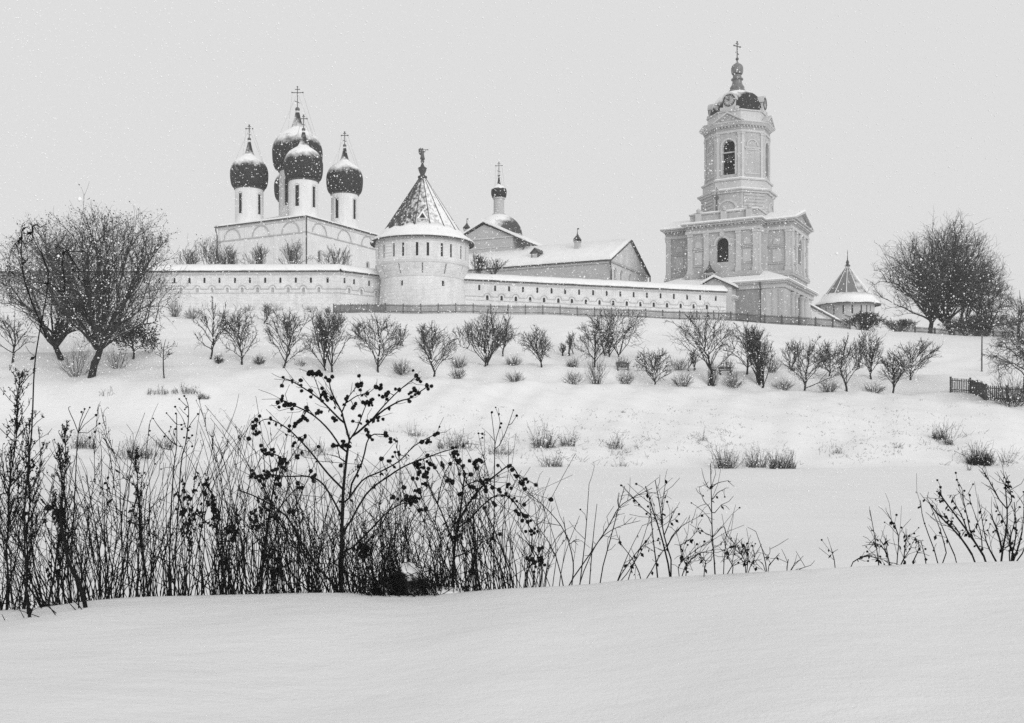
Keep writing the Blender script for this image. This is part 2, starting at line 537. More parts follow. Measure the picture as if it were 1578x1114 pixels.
def orthodox_cross(mb, c, h, yaw=0.0, t=0.05, ornate=False):
    """three-bar cross, foot at c"""
    ux, uy = math.cos(yaw), math.sin(yaw)
    F = lambda u, v, w: (c[0] + ux * u - uy * w, c[1] + uy * u + ux * w, c[2] + v)
    mb.fbox(F, -t, t, 0, h, -t, t)
    mb.fbox(F, -h * 0.26, h * 0.26, h * 0.70, h * 0.70 + 2 * t, -t * 0.9, t * 0.9)
    mb.fbox(F, -h * 0.12, h * 0.12, h * 0.86, h * 0.86 + 2 * t, -t * 0.9, t * 0.9)
    mb.fpoly(F, [(-h * 0.13, h * 0.30), (h * 0.13, h * 0.20), (h * 0.13, h * 0.20 + 2 * t), (-h * 0.13, h * 0.30 + 2 * t)], -t * 0.9, t * 0.9)
    for u, v in ((-h * 0.26, h * 0.72), (h * 0.26, h * 0.72), (0, h)):
        mb.fbox(F, u - 2 * t, u + 2 * t, v - 1.4 * t, v + 2 * t, -t, t)

def cross_part(parent, c, h, ball, yaw=0.0, wires=None, t=0.06):
    mb = MB()
    mb.lathe([(0.001, -ball)] + [(ball * math.cos(a), ball * math.sin(a)) for a in np.linspace(-1.3, 1.3, 7)] + [(0.001, ball)], 12, c)
    mb.build('ball', M['gilt'], parent, True)
    mc = MB()
    orthodox_cross(mc, (c[0], c[1], c[2] + ball * 0.8), h, yaw, t)
    cr = mc.build('cross', M['gilt'], parent)
    if wires:
        mw = MB()
        top = Vector((c[0], c[1], c[2] + ball + h * 0.70))
        for sx, sy in ((-1, 0.3), (1, 0.3), (-0.3, -1), (0.4, 1)):
            q = top + Vector((math.cos(yaw) * h * 0.25 * sx, math.sin(yaw) * h * 0.25 * sx, 0)) if abs(sx) == 1 else top
            mw.tube([q, (c[0] + wires[0] * sx, c[1] + wires[0] * sy, wires[1])], 0.012, 4)
        mw.build('guy_wire', M['iron'], cr)
    return cr

def ring_wall(rfn, z_breaks, ops, n=96, depth=0.6):
    """round wall with cut openings (a0, a1, z0, z1), angles from the camera side, radians"""
    base_a = [-PI + 2 * PI * k / n for k in range(n)]
    keep = [a for a in base_a if not any(o[0] - 0.008 < a < o[0] + 0.008 or o[1] - 0.008 < a < o[1] + 0.008 for o in ops)]
    A = sorted(keep + [a for o in ops for a in o[:2]])
    Z = sorted(set(list(z_breaks) + [z for o in ops for z in o[2:4]]))
    P = lambda a, z, dr=0.0: ((rfn(z) - dr) * math.sin(a), -(rfn(z) - dr) * math.cos(a), z)
    mb = MB()
    na, nz = len(A), len(Z)
    mb.v = [P(a, z) for z in Z for a in A]
    for i in range(nz - 1):
        zm = (Z[i] + Z[i + 1]) / 2
        for k in range(na):
            a0, a1 = A[k], A[(k + 1) % na]
            am = (a0 + a1) / 2 if k < na - 1 else PI
            if any(o[0] < am < o[1] and o[2] < zm < o[3] for o in ops): continue
            mb.f.append((i * na + k, i * na + (k + 1) % na, (i + 1) * na + (k + 1) % na, (i + 1) * na + k))
    for a0, a1, z0, z1 in ops:
        mb.add([P(a0, z0), P(a1, z0), P(a1, z1), P(a0, z1), P(a0, z0, depth), P(a1, z0, depth), P(a1, z1, depth), P(a0, z1, depth)],
               [(0, 1, 5, 4), (1, 2, 6, 5), (2, 3, 7, 6), (3, 0, 4, 7)])
    return mb, P

def ring_pane(P, o, mat, parent, name, dr=0.45):
    a0, a1, z0, z1 = o
    mb = MB()
    mb.add([P(a0, z0, dr), P(a1, z0, dr), P(a1, z1, dr), P(a0, z1, dr), P(a0, z0, dr + .05), P(a1, z0, dr + .05), P(a1, z1, dr + .05), P(a0, z1, dr + .05)],
           [(0, 1, 2, 3), (5, 4, 7, 6), (0, 4, 5, 1), (1, 5, 6, 2), (2, 6, 7, 3), (3, 7, 4, 0)])
    return mb.build(name, mat, parent)

# ------------------------------------------------------------------ round corner tower
def angel(parent, c):
    """weathervane: winged trumpeter in a long robe"""
    mb = MB()
    x, y, z = c
    mb.lathe([(0.03, 0), (0.34, 0.02), (0.26, 0.35), (0.2, 0.7), (0.24, 0.95), (0.2, 1.12), (0.08, 1.2), (0.13, 1.27), (0.14, 1.38), (0.08, 1.48), (0.001, 1.5)], 10, c)
    F = lambda u, v, w: (x + u, y + w, z + v)
    mb.fpoly(F, [(-0.12, 0.55), (-0.1, 1.1), (-0.42, 1.5), (-0.55, 1.25), (-0.5, 0.85), (-0.35, 0.6)], 0.02, 0.1)
    mb.fpoly(F, [(-0.1, 0.75), (0.0, 1.12), (-0.28, 1.55), (-0.38, 1.2), (-0.3, 0.8)], -0.14, -0.06)
    mb.tube([(x + 0.12, y - 0.1, z + 1.05), (x + 0.34, y - 0.16, z + 0.95), (x + 0.45, y - 0.1, z + 1.2)], [0.08, 0.06, 0.05], 6)
    mb.tube([(x + 0.12, y - 0.04, z + 1.3), (x + 0.6, y - 0.08, z + 1.27), (x + 0.78, y - 0.08, z + 1.27)], [0.03, 0.04, 0.1], 6)
    mb.tube([(x - 0.15, y, z), (x + 0.3, y, z - 0.04)], 0.05, 5)
    return mb.build('angel_weathervane', M['gilt'], parent, True)

def pw(points):
    zs = [p[0] for p in points]; rs = [p[1] for p in points]
    return lambda z: float(np.interp(z, zs, rs))

def main_tower():
    x, Y, z0 = (651 - PX0) / FPX * 130, 130.0, 14.6
    t = thing('round_tower', 'stout white round fortress tower with conical tent roof and angel weathervane', 'tower', (x, Y, z0), -math.atan2(x, Y))
    rf = pw([(-2, 5.95), (1, 5.8), (19.6 - z0, 5.5), (21.35 - z0, 6.2), (24.6 - z0, 6.2)])
    D = math.radians
    slits, slots, wins = [], [], []
    for k in range(12):
        c = k * 30 - 180
        for s in (-6.4, 6.4):
            a = c + s
            slits.append((D(a - 1.5), D(a + 1.5), 21.95 - z0, 23.65 - z0))
        slots.append((D(c - 0.9 if c > -179 else -179.5), D(c + 0.9 if c > -179 else -178), 19.85 - z0, 21.1 - z0))
    for c in (-28.5, 28.5):
        wins.append((D(c - 1.9), D(c + 1.9), 18.25 - z0, 18.95 - z0))
    vis = lambda o: -1.5 < (o[0] + o[1]) / 2 < 1.5
    ops = [o for o in slits + slots if vis(o)] + wins
    mb, P = ring_wall(rf, [-2, 1, 19.6 - z0, 21.35 - z0, 24.6 - z0], ops)
    mb.build('wall', M['white'], t)
    for o in slits:
        if vis(o): ring_pane(P, o, M['dark'], t, 'arrow_slit', 0.16)
    for o in slots:
        if vis(o): ring_pane(P, o, M['line'], t, 'machicolation_slot', 0.3)
    for o in wins: ring_pane(P, o, M['dark'], t, 'window', 0.3)
    for z, w in ((21.35, 0.12), (19.62, 0.10), (24.0, 0.1)):
        r = rf(z - z0)
        MB().lathe([(r - 0.1, z - z0 - w), (r + 0.07, z - z0 - w), (r + 0.07, z - z0 + w), (r - 0.1, z - z0 + w)], 64).build('string_course', M['moulding'], t)
    # tent roof: sixteen shingled facets
    zb, zt, rb, rt = 25.3 - z0, 33.3 - z0, 5.55, 0.42
    N = 16
    for k in range(N):
        a0, a1 = 2 * PI * (k - 0.5) / N, 2 * PI * (k + 0.5) / N
        q = [(rb * math.sin(a0), -rb * math.cos(a0), zb), (rb * math.sin(a1), -rb * math.cos(a1), zb), (rt * math.sin(a1), -rt * math.cos(a1), zt), (rt * math.sin(a0), -rt * math.cos(a0), zt)]
        am = (a0 + a1) / 2
        inn = [(p[0] * 0.97, p[1] * 0.97, p[2] - 0.12) for p in q]
        f = MB().add(q + inn, [(0, 1, 2, 3), (7, 6, 5, 4), (0, 4, 5, 1), (1, 5, 6, 2), (2, 6, 7, 3), (3, 7, 4, 0)])
        f.build('roof_facet', M['tent'], t)
        MB().tube([q[0], q[3]], [0.075, 0.045], 5).build('roof_rib', M['metal'], t)
    MB().lathe([(6.9, 24.30 - z0), (6.95, 24.45 - z0), (5.4, 25.45 - z0), (5.2, 25.3 - z0), (6.1, 24.4 - z0)], 64).build('eave', M['metal'], t)
    # snow lying on the flared eave, tongues running up between the ribs
    rn = random.Random(4)
    n = 96
    mb = MB()
    rows = []
    for k in range(n):
        a = 2 * PI * k / n
        j = rn.uniform(-0.06, 0.06)
        up = 0.5 + 0.35 * abs(math.cos(a * N / 2)) + 0.25 * math.sin(a * 3 + 1) + rn.uniform(-0.1, 0.1)
        rows.append([(6.9 + j, 24.47 - z0), (6.98 + j, 24.58 - z0), (6.55, 24.88 - z0 + j * 0.6), (5.75, 25.45 - z0 + j * 0.6), (5.35, 25.85 - z0 + j), (5.55 - 0.64 * (up + 0.25), 25.35 - z0 + up + 0.25), (4.9 - 0.5 * up, 25.2 - z0 + up)])
    m = len(rows[0])
    for k in range(n):
        a = 2 * PI * k / n
        mb.v += [(r * math.sin(a), -r * math.cos(a), z) for r, z in rows[k]]
    for k in range(n):
        for i in range(m - 1):
            p, q = k * m + i, ((k + 1) % n) * m + i
            mb.f.append((p, q, q + 1, p + 1))
    mb.build('eave_snow', M['snow'], t, True)
    # triangular vent in the tent
    zz = 26.95 - z0
    F = frame((0, -4.72, zz), (1, 0, 0), (0, -1, 0))
    MB().fpoly(F, [(-0.72, 0), (0.72, 0), (0, 1.05)], -1.6, 0.0).build('vent_surround', M['snow'], t)
    MB().fpoly(F, [(-0.42, 0.08), (0.42, 0.08), (0, 0.75)], 0.005, 0.03).build('vent', M['dark'], t)
    zf = 33.2 - z0
    MB().lathe([(0.5, zf), (0.62, zf + 0.1), (0.62, zf + 0.3), (0.34, zf + 0.45), (0.3, zf + 0.6), (0.42, zf + 0.85), (0.55, zf + 1.2), (0.5, zf + 1.35), (0.62, zf + 1.4), (0.3, zf + 1.6), (0.16, zf + 1.95), (0.12, zf + 2.1)], 16).build('finial', M['metal'], t, True)
    MB().lathe([(0.02, zf + 2.05), (0.2, zf + 2.15), (0.26, zf + 2.32), (0.2, zf + 2.5), (0.02, zf + 2.58)], 12).build('ball', M['gilt'], t, True)
    angel(t, (0, 0, zf + 2.6))
main_tower()

def far_tower():
    x, Y, z0 = (1306 - PX0) / FPX * 210, 210.0, 14.0
    t = thing('round_tower', 'small far round tower with pale tent roof behind the bell tower', 'tower', (x, Y, z0), -math.atan2(x, Y))
    zz = lambda py: zat(py, Y) - z0
    rf = pw([(0, 5.4), (zz(480), 5.5), (zz(466), 5.55)])
    D = math.radians
    ops = [(D(a - 1.7), D(a + 1.7), zz(487), zz(474)) for a in (-52, -30, -9, 10, 30, 44, 56)]
    mb, P = ring_wall(rf, [0, zz(480), zz(466)], ops, 64)
    mb.build('wall', M['refectory'], t)
    for o in ops: ring_pane(P, o, M['dark'], t, 'arrow_slit', 0.35)
    N = 12
    zb, zt, rb, rt = zz(466), zz(411), 5.9, 0.35
    for k in range(N):
        a0, a1 = 2 * PI * (k - 0.1) / N, 2 * PI * (k + 0.9) / N
        q = [(rb * math.sin(a0), -rb * math.cos(a0), zb), (rb * math.sin(a1), -rb * math.cos(a1), zb), (rt * math.sin(a1), -rt * math.cos(a1), zt), (rt * math.sin(a0), -rt * math.cos(a0), zt)]
        inn = [(p[0] * 0.97, p[1] * 0.97, p[2] - 0.1) for p in q]
        MB().add(q + inn, [(0, 1, 2, 3), (7, 6, 5, 4), (0, 4, 5, 1), (1, 5, 6, 2), (2, 6, 7, 3), (3, 7, 4, 0)]).build('roof_facet', M['tent_far'], t)
        MB().tube([q[0], q[3]], [0.1, 0.05], 4).build('roof_rib', M['snow'], t)
    MB().lathe([(6.8, zz(472)), (6.85, zz(470.8)), (5.6, zz(464)), (5.4, zz(467))], 48).build('eave', M['metal'], t)
    n = 48
    mb = MB()
    mb.lathe([(6.8, zz(470.6)), (6.9, zz(469)), (6.2, zz(465)), (5.5, zz(460)), (4.95, zz(454)), (4.9, zz(458))], n)
    rn = random.Random(3)
    mb.v = [(a * (1 + rn.uniform(-.012, .012)), b * (1 + rn.uniform(-.012, .012)), c + rn.uniform(-.12, .12)) for a, b, c in mb.v]
    mb.build('eave_snow', M['snow'], t, True)
    MB().lathe([(0.45, zz(411)), (0.6, zz(410)), (0.55, zz(408.5)), (0.25, zz(407)), (0.35, zz(404)), (0.1, zz(400)), (0.05, zz(385))], 10).build('finial', M['metal'], t)
far_tower()

# ------------------------------------------------------------------ fortress walls
def fort_wall(name, label, pa, pb, ze_a, ze_b, slit_px, loop_px, zo, thick=1.6, end_caps=True, seed=1):
    """pa, pb: (px, Y) of the front face ends; ze: eave height; zo: heights of the openings below the eave"""
    A = Vector(((pa[0] - PX0) / FPX * pa[1], pa[1], 0)); B = Vector(((pb[0] - PX0) / FPX * pb[1], pb[1], 0))
    d = (B - A); L = d.length; d.normalize()
    z0 = 13.6
    t = thing(name, label, 'wall', (A.x, A.y, z0), math.atan2(d.y, d.x))
    k = (ze_b - ze_a) / L
    F = lambda u, v, w: (u, -w, v - z0 + k * u)         # v measured at the left end
    def u_of(px):
        m = (px - PX0) / FPX
        return (m * A.y - A.x) / (d.x - m * d.y)
    e = ze_a
    so = [(u_of(p), e - zo[1], e - zo[0], 0.29, True) for p in slit_px]
    lo = [(u_of(p), e - zo[3], e - zo[2], 0.36, True) for p in loop_px]
    mb = MB()
    panel(mb, F, [(0, e - 6.4), (L, e - 6.4), (L, e + 0.1), (0, e + 0.1)], so + lo, 0.55)
    mb.add([F(0, e - 6.4, -thick), F(L, e - 6.4, -thick), F(L, e + 0.1, -thick), F(0, e + 0.1, -thick), F(0, e - 6.4, 0), F(L, e - 6.4, 0), F(L, e + 0.1, 0), F(0, e + 0.1, 0)],
           [(1, 0, 3, 2), (0, 4, 7, 3), (5, 1, 2, 6)])
    mb.build('wall_face', M['white'], t)
    for o in so: pane(F, o, M['dark'], t, 'arrow_slit', -0.16)
    for i, o in enumerate(lo):
        p = pane(F, o, M['dark'] if zo[4] else M['line'], t, 'loophole', -0.22)
        h = MB(); arch_ring(h, F, o[0], o[2] - 0.18, 0.41, 0.50, -0.02, 0.08, 8, -0.1, PI + 0.1)
        h.build('hood_moulding', M['line'], p)
    us = sorted(o[0] for o in lo)
    zs = e - zo[2] - 0.22
    mb = MB()
    edges = [0] + [q for u in us for q in (u - 0.46, u + 0.46)] + [L]
    for i in range(0, len(edges), 2):
        if edges[i + 1] > edges[i]: mb.fbox(F, edges[i], edges[i + 1], zs - 0.05, zs + 0.05, -0.02, 0.07)
    mb.build('string_course', M['line'], t)
    mb = MB(); mb.fbox(F, 0, L, e - zo[3] - 0.13, e - zo[3] - 0.05, -0.02, 0.06); mb.build('string_course', M['line'], t)
    mb = MB(); mb.fbox(F, 0, L, e - 0.42, e - 0.34, -0.02, 0.06); mb.fbox(F, 0, L, e - 0.28, e, -0.02, 0.12); mb.build('cornice', M['moulding'], t)
    mb = MB(); mb.fpoly(lambda u, v, w: F(w, v, u), [(-0.03, e - 6.4), (-0.03, e - 4.1), (0.10, e - 4.2), (0.22, e - 6.4)][::-1], 0, L); mb.build('plinth', M['white'], t)
    path = [(0, 0, e - z0), (L, 0, ze_b - z0)]
    mb = MB(); sweep(mb, path, [(0.48, -0.02), (0.5, 0.07), (-0.8, 0.85), (-2.15, 0.07), (-2.13, -0.02)], 0.0, 20); mb.build('roof', M['metal'], t)
    mb = MB(); sweep(mb, path, [(0.47, 0.09), (0.55, 0.22), (0.40, 0.42), (-0.2, 0.82), (-0.8, 1.12), (-1.5, 0.75), (-2.1, 0.3), (-2.15, 0.1), (-0.8, 0.88)], 0.035, 0.9, seed)
    mb.build('roof_snow', M['snow'], t, True)
    return t

LS = [291.9, 314.9, 338, 362, 385, 408.5, 432, 455.7, 479, 504.7]
LS = [291.9 - 23.2 * k for k in range(12, 0, -1)] + LS
LL = [279, 303.9, 326.6, 350, 373, 396.6, 420, 444, 467.4, 491.3]
LL = [279 - 23.4 * k for k in range(11, 0, -1)] + LL
fort_wall('rampart', 'long white fortress wall with loopholes left of the round tower', (-60, 127), (524, 126), 20.2, 20.2, LS, LL, (0.72, 1.42, 2.0, 2.65, False), seed=5)
fort_wall('rampart', 'short white wall stretch bending back into the round tower', (524.3, 126.02), (607, 131.5), 20.19, 20.15, [531, 545.8, 568.9, 591], [533.9 + 4, 557, 580], (0.72, 1.42, 2.0, 2.65, False), seed=6)
RS = [738.6, 763, 784.5, 806, 828, 850, 871, 892.5, 914, 935, 956, 976.5, 997, 1018, 1038.5, 1059, 1079, 1103]
RL = [751, 773, 795, 817, 838.5, 860.5, 881.5, 903, 924, 945, 966, 987, 1007.5, 1028, 1049, 1069, 1089.5]
fort_wall('rampart', 'snow-capped white fortress wall between round tower and gate building', (708, 130.2), (1119, 140), 19.7, 19.25, RS, RL, (0.5, 1.25, 1.85, 2.5, True), seed=7)
fort_wall('rampart', 'plain wall running from the bell tower back to the small far tower', (1248, 158), (1304, 190), 19.2, 19.0, [], [], (0.5, 1.2, 1.9, 2.6, True), seed=8)

def corner_house():
    x, Y = (-8 - PX0) / FPX * 130, 130.5
    t = thing('corner_house', 'low hip-roofed wall house half hidden by the big left tree', 'house', (x, Y, 14.5))
    MB().box(-3.6, 3.6, 0, 7, -1, 6.6).build('wall', M['white'], t)
    mb = MB()
    mb.add([(-4.2, -0.6, 6.55), (4.2, -0.6, 6.55), (4.2, 7.6, 6.55), (-4.2, 7.6, 6.55), (0, 3.5, 8.3), (-4.2, -0.6, 6.4), (4.2, -0.6, 6.4), (4.2, 7.6, 6.4), (-4.2, 7.6, 6.4)],
           [(0, 1, 4), (1, 2, 4), (2, 3, 4), (3, 0, 4), (5, 6, 1, 0), (6, 7, 2, 1), (7, 8, 3, 2), (8, 5, 0, 3), (8, 7, 6, 5)])
    mb.build('roof', M['metal'], t)
    mb = MB()
    mb.add([(-4.1, -0.5, 6.6), (4.1, -0.5, 6.6), (4.1, 7.5, 6.6), (-4.1, 7.5, 6.6), (-4.0, -0.4, 6.95), (4.0, -0.4, 6.95), (4.0, 7.4, 6.95), (-4.0, 7.4, 6.95), (0, 3.5, 8.75)],
           [(0, 1, 5, 4), (1, 2, 6, 5), (2, 3, 7, 6), (3, 0, 4, 7), (4, 5, 8), (5, 6, 8), (6, 7, 8), (7, 4, 8)])
    mb.build('roof_snow', M['snow'], t)
corner_house()

# ------------------------------------------------------------------ cathedral with five domes
def drum_and_dome(t, c, zb, zt, r, R, hl, hu, hn, ball, ch, yaw, wins, mat_wall, mat_dome, n=40):
    """zb, zt: drum foot and top; wins: window azimuths in the local frame"""
    D = math.radians
    op = [(D(a) - 0.36 / r, D(a) + 0.36 / r, zb + (zt - zb) * 0.30, zb + (zt - zb) * 0.82) for a in wins]
    mb, P0 = ring_wall(lambda z: r, [zb - 1.5, zt], op, n, 0.4)
    dr = mb.build('drum', mat_wall, t, False, c)
    P = P0
    for o in op:
        p = ring_pane(P, o, M['dark'], dr, 'window', 0.14)
        mm = MB()
        for s in (0, 1):
            a = o[s] + (-0.05 if s == 0 else 0.05)
            mm.tube([P(a, o[2] - 0.1, -0.02), P(a, o[3] + 0.05, -0.02)], 0.07, 4)
        mm.tube([P(o[0] + (o[1] - o[0]) * k / 6 - 0.05 + 0.1 * k / 6, o[3] + 0.05 + 0.22 * math.sin(PI * k / 6), -0.02) for k in range(7)], 0.07, 4)
        mm.build('surround', M['moulding'], p)
    MB().lathe([(r - 0.05, zt - 0.25), (r + 0.16, zt - 0.2), (r + 0.22, zt), (r * 0.6, zt + 0.12)], n, c).build('drum_cornice', M['metal'], t)
    pr = onion(R, 0.30 * R / 3.3, hl, hu, hn)
    MB().lathe([(q, z + zt) for q, z in pr] + [(0.001, zt + hl + hu + hn)], 48, c).build('dome', mat_dome, t, True)
    cross_part(t, (c[0], c[1], zt + hl + hu + hn + ball * 0.7), ch, ball, yaw, (R * 0.75, zt + hl + hu * 0.7))

def cathedral():
    z0 = 15.0
    Lx, Ly = 19.6, 20.0
    yaw = -math.radians(28.1)
    t = thing('cathedral', 'white cube cathedral with five dark onion domes behind the fortress wall', 'cathedral', (-33.8, 160.0, z0), yaw)
    zt = 34.2 - z0
    FL = frame((-Lx, 0, 0), (1, 0, 0), (0, -1, 0))
    FR = frame((0, 0, 0), (0, 1, 0), (1, 0, 0))
    wall = MB()
    bl, br = [3.3, 9.8, 16.3], [3.3, 10.0, 16.7]
    wl = [(u, 12.2, 14.1, 0.75, True) for u in bl] + [(u, 7.6, 9.5, 0.75, True) for u in bl]
    wr = [(u, 12.2, 14.1, 0.75, True) for u in br] + [(u, 7.6, 9.5, 0.75, True) for u in br]
    panel(wall, FL, [(0, -1), (Lx, -1), (Lx, zt), (0, zt)], wl, 0.5)
    panel(wall, FR, [(0, -1), (Ly, -1), (Ly, zt), (0, zt)], wr, 0.5)
    wall.add([(-Lx, Ly, -1), (0, Ly, -1), (0, Ly, zt), (-Lx, Ly, zt), (-Lx, 0, -1), (-Lx, 0, zt)], [(1, 0, 3, 2), (0, 4, 5, 3)])
    wall.build('wall', M['white2'], t)
    for F, ws, bs, L in ((FL, wl, bl, Lx), (FR, wr, br, Ly)):
        for o in ws:
            p = pane(F, o, M['glass'], t, 'window', -0.25)
            mb = MB()
            mb.fbox(F, o[0] - 0.55, o[0] - 0.4, o[1] - 0.1, o[2] - 0.3, -0.01, 0.1); mb.fbox(F, o[0] + 0.4, o[0] + 0.55, o[1] - 0.1, o[2] - 0.3, -0.01, 0.1)
            arch_ring(mb, F, o[0], o[2] - 0.35, 0.42, 0.58, -0.01, 0.1, 8)
            mb.build('surround', M['moulding'], p)
        for u in bs:
            mb = MB()
            arch_ring(mb, F, u, 16.85, 1.75, 1.93, -0.01, 0.13, 16)
            mb.build('blind_arch', M['line'], t)
        for u in [0.35] + [(bs[i] + bs[i + 1]) / 2 for i in range(2)] + [L - 0.35]:
            mb = MB(); mb.fbox(F, u - 0.33, u + 0.33, -1, zt - 0.45, -0.01, 0.10); mb.build('pilaster_strip', M['white2'], t)
        mb = MB(); mb.fbox(F, 0.05, L - 0.05, 16.66, 16.84, -0.012, 0.15); mb.build('string_course', M['line'], t)
        mb = MB(); mb.fbox(F, 0.0, L, zt - 0.42, zt, -0.014, 0.14); mb.build('cornice', M['moulding'], t)
    o = 0.5
    e = [(-Lx - o, -o), (o, -o), (o, Ly + o), (-Lx - o, Ly + o)]
    cx, cy, az = -Lx / 2, Ly / 2, zt + 3.2
    mb = MB()
    mb.add([(x, y, zt) for x, y in e] + [(x, y, zt + 0.14) for x, y in e] + [(cx, cy, az)],
           [(3, 2, 1, 0), (0, 1, 5, 4), (1, 2, 6, 5), (2, 3, 7, 6), (3, 0, 4, 7), (4, 5, 8), (5, 6, 8), (6, 7, 8), (7, 4, 8)])
    mb.build('roof', M['metal'], t)
    mb = MB()
    e2 = [(x * 0.985 + cx * 0.015, y * 0.985 + cy * 0.015) for x, y in e]
    rn = random.Random(2)
    n = 20
    ring0, ring1, ring2 = [], [], []
    for i in range(4):
        a, b = e2[i], e2[(i + 1) % 4]
        for k in range(n):
            s = k / n
            x, y = a[0] + (b[0] - a[0]) * s, a[1] + (b[1] - a[1]) * s
            j = rn.uniform(-0.07, 0.07)
            ring0.append((x, y, zt + 0.16)); ring1.append((x, y, zt + 0.36 + j))
            q = 0.55
            ring2.append((x + (cx - x) * q, y + (cy - y) * q, zt + 0.3 + 3.0 * q + j))
    m = 4 * n
    mb.add(ring0 + ring1 + ring2 + [(cx, cy, az + 0.35)], [(k, (k + 1) % m, (k + 1) % m + m, k + m) for k in range(m)] + [(k + m, (k + 1) % m + m, (k + 1) % m + 2 * m, k + 2 * m) for k in range(m)] + [(k + 2 * m, (k + 1) % m + 2 * m, 3 * m) for k in range(m)])
    mb.build('roof_snow', M['snow'], t, True)
    for x, y, w in ((0.12, -0.12, 1), (-Lx + 0.1, -0.35, 0), (0.4, Ly - 0.1, 0)):
        pts = [(x, y - 0.3 * (1 - w), zt), (x, y - 0.3 * (1 - w), zt - 0.6), (x, y, zt - 1.5), (x, y, 4)]
        MB().tube(pts, 0.11, 6).build('drainpipe', M['pipe'], t)
    wy = -yaw
    zs, zd = 34.6 - z0, 41.35 - z0
    wa = [-12, 28, 80, -60, 140, -140]
    for x, y, wl_ in ((-3.8, 3.8, [13, 87, -88]), (-16, 3.8, [3, 90, -88]), (-3.8, 15, [86, 2, -88]), (-16, 15, [0])):
        drum_and_dome(t, (x, y, 0), zs, zd, 2.42, 3.27, 2.5, 3.35, 2.65, 0.32, 2.2, wy, wl_, M['white2'], M['dome'])
    drum_and_dome(t, (-10, 9.5, 0), zs + 1, 44.9 - z0, 3.15, 4.4, 3.2, 4.4, 3.2, 0.42, 3.7, wy, [3, 48, 92, -45, -88], M['white2'], M['dome'], 48)
cathedral()

# ------------------------------------------------------------------ refectory with church
def chimney_turret(t, c, w, h, name='chimney'):
    mb = MB()
    x, y, z = c
    mb.box(x - w, x + w, y - w, y + w, z - 1.2, z + h * 0.55)
    mb.box(x - w * 1.25, x + w * 1.25, y - w * 1.25, y + w * 1.25, z + h * 0.55, z + h * 0.6)
    o = mb.build(name, M['refectory'], t)
    mb = MB()
    for sx in (-1, 1):
        for sy in (-1, 1): mb.box(x + sx * w * 0.95 - 0.1, x + sx * w * 0.95 + 0.1, y + sy * w * 0.95 - 0.1, y + sy * w * 0.95 + 0.1, z + h * 0.6, z + h * 0.7)
    mb.box(x - w * 0.7, x + w * 0.7, y - w * 0.7, y + w * 0.7, z + h * 0.6, z + h * 0.7)
    mb.build('vent_opening', M['dark'], o)
    mb = MB()
    mb.lathe([(w * 1.75, z + h * 0.7), (w * 1.75, z + h * 0.73), (w * 0.75, z + h * 0.9), (w * 0.2, z + h * 1.05), (0.05, z + h * 1.2), (0.05, z + h * 1.35), (0.001, z + h * 1.36)], 4, (x, y, 0), off=PI / 4)
    mb.fbox(lambda u, v, k: (x + u, y + k, z + v), 0, w * 0.7, h * 1.28, h * 1.35, -0.03, 0.03)
    mb.build('cap', M['metal'], o)
    return o

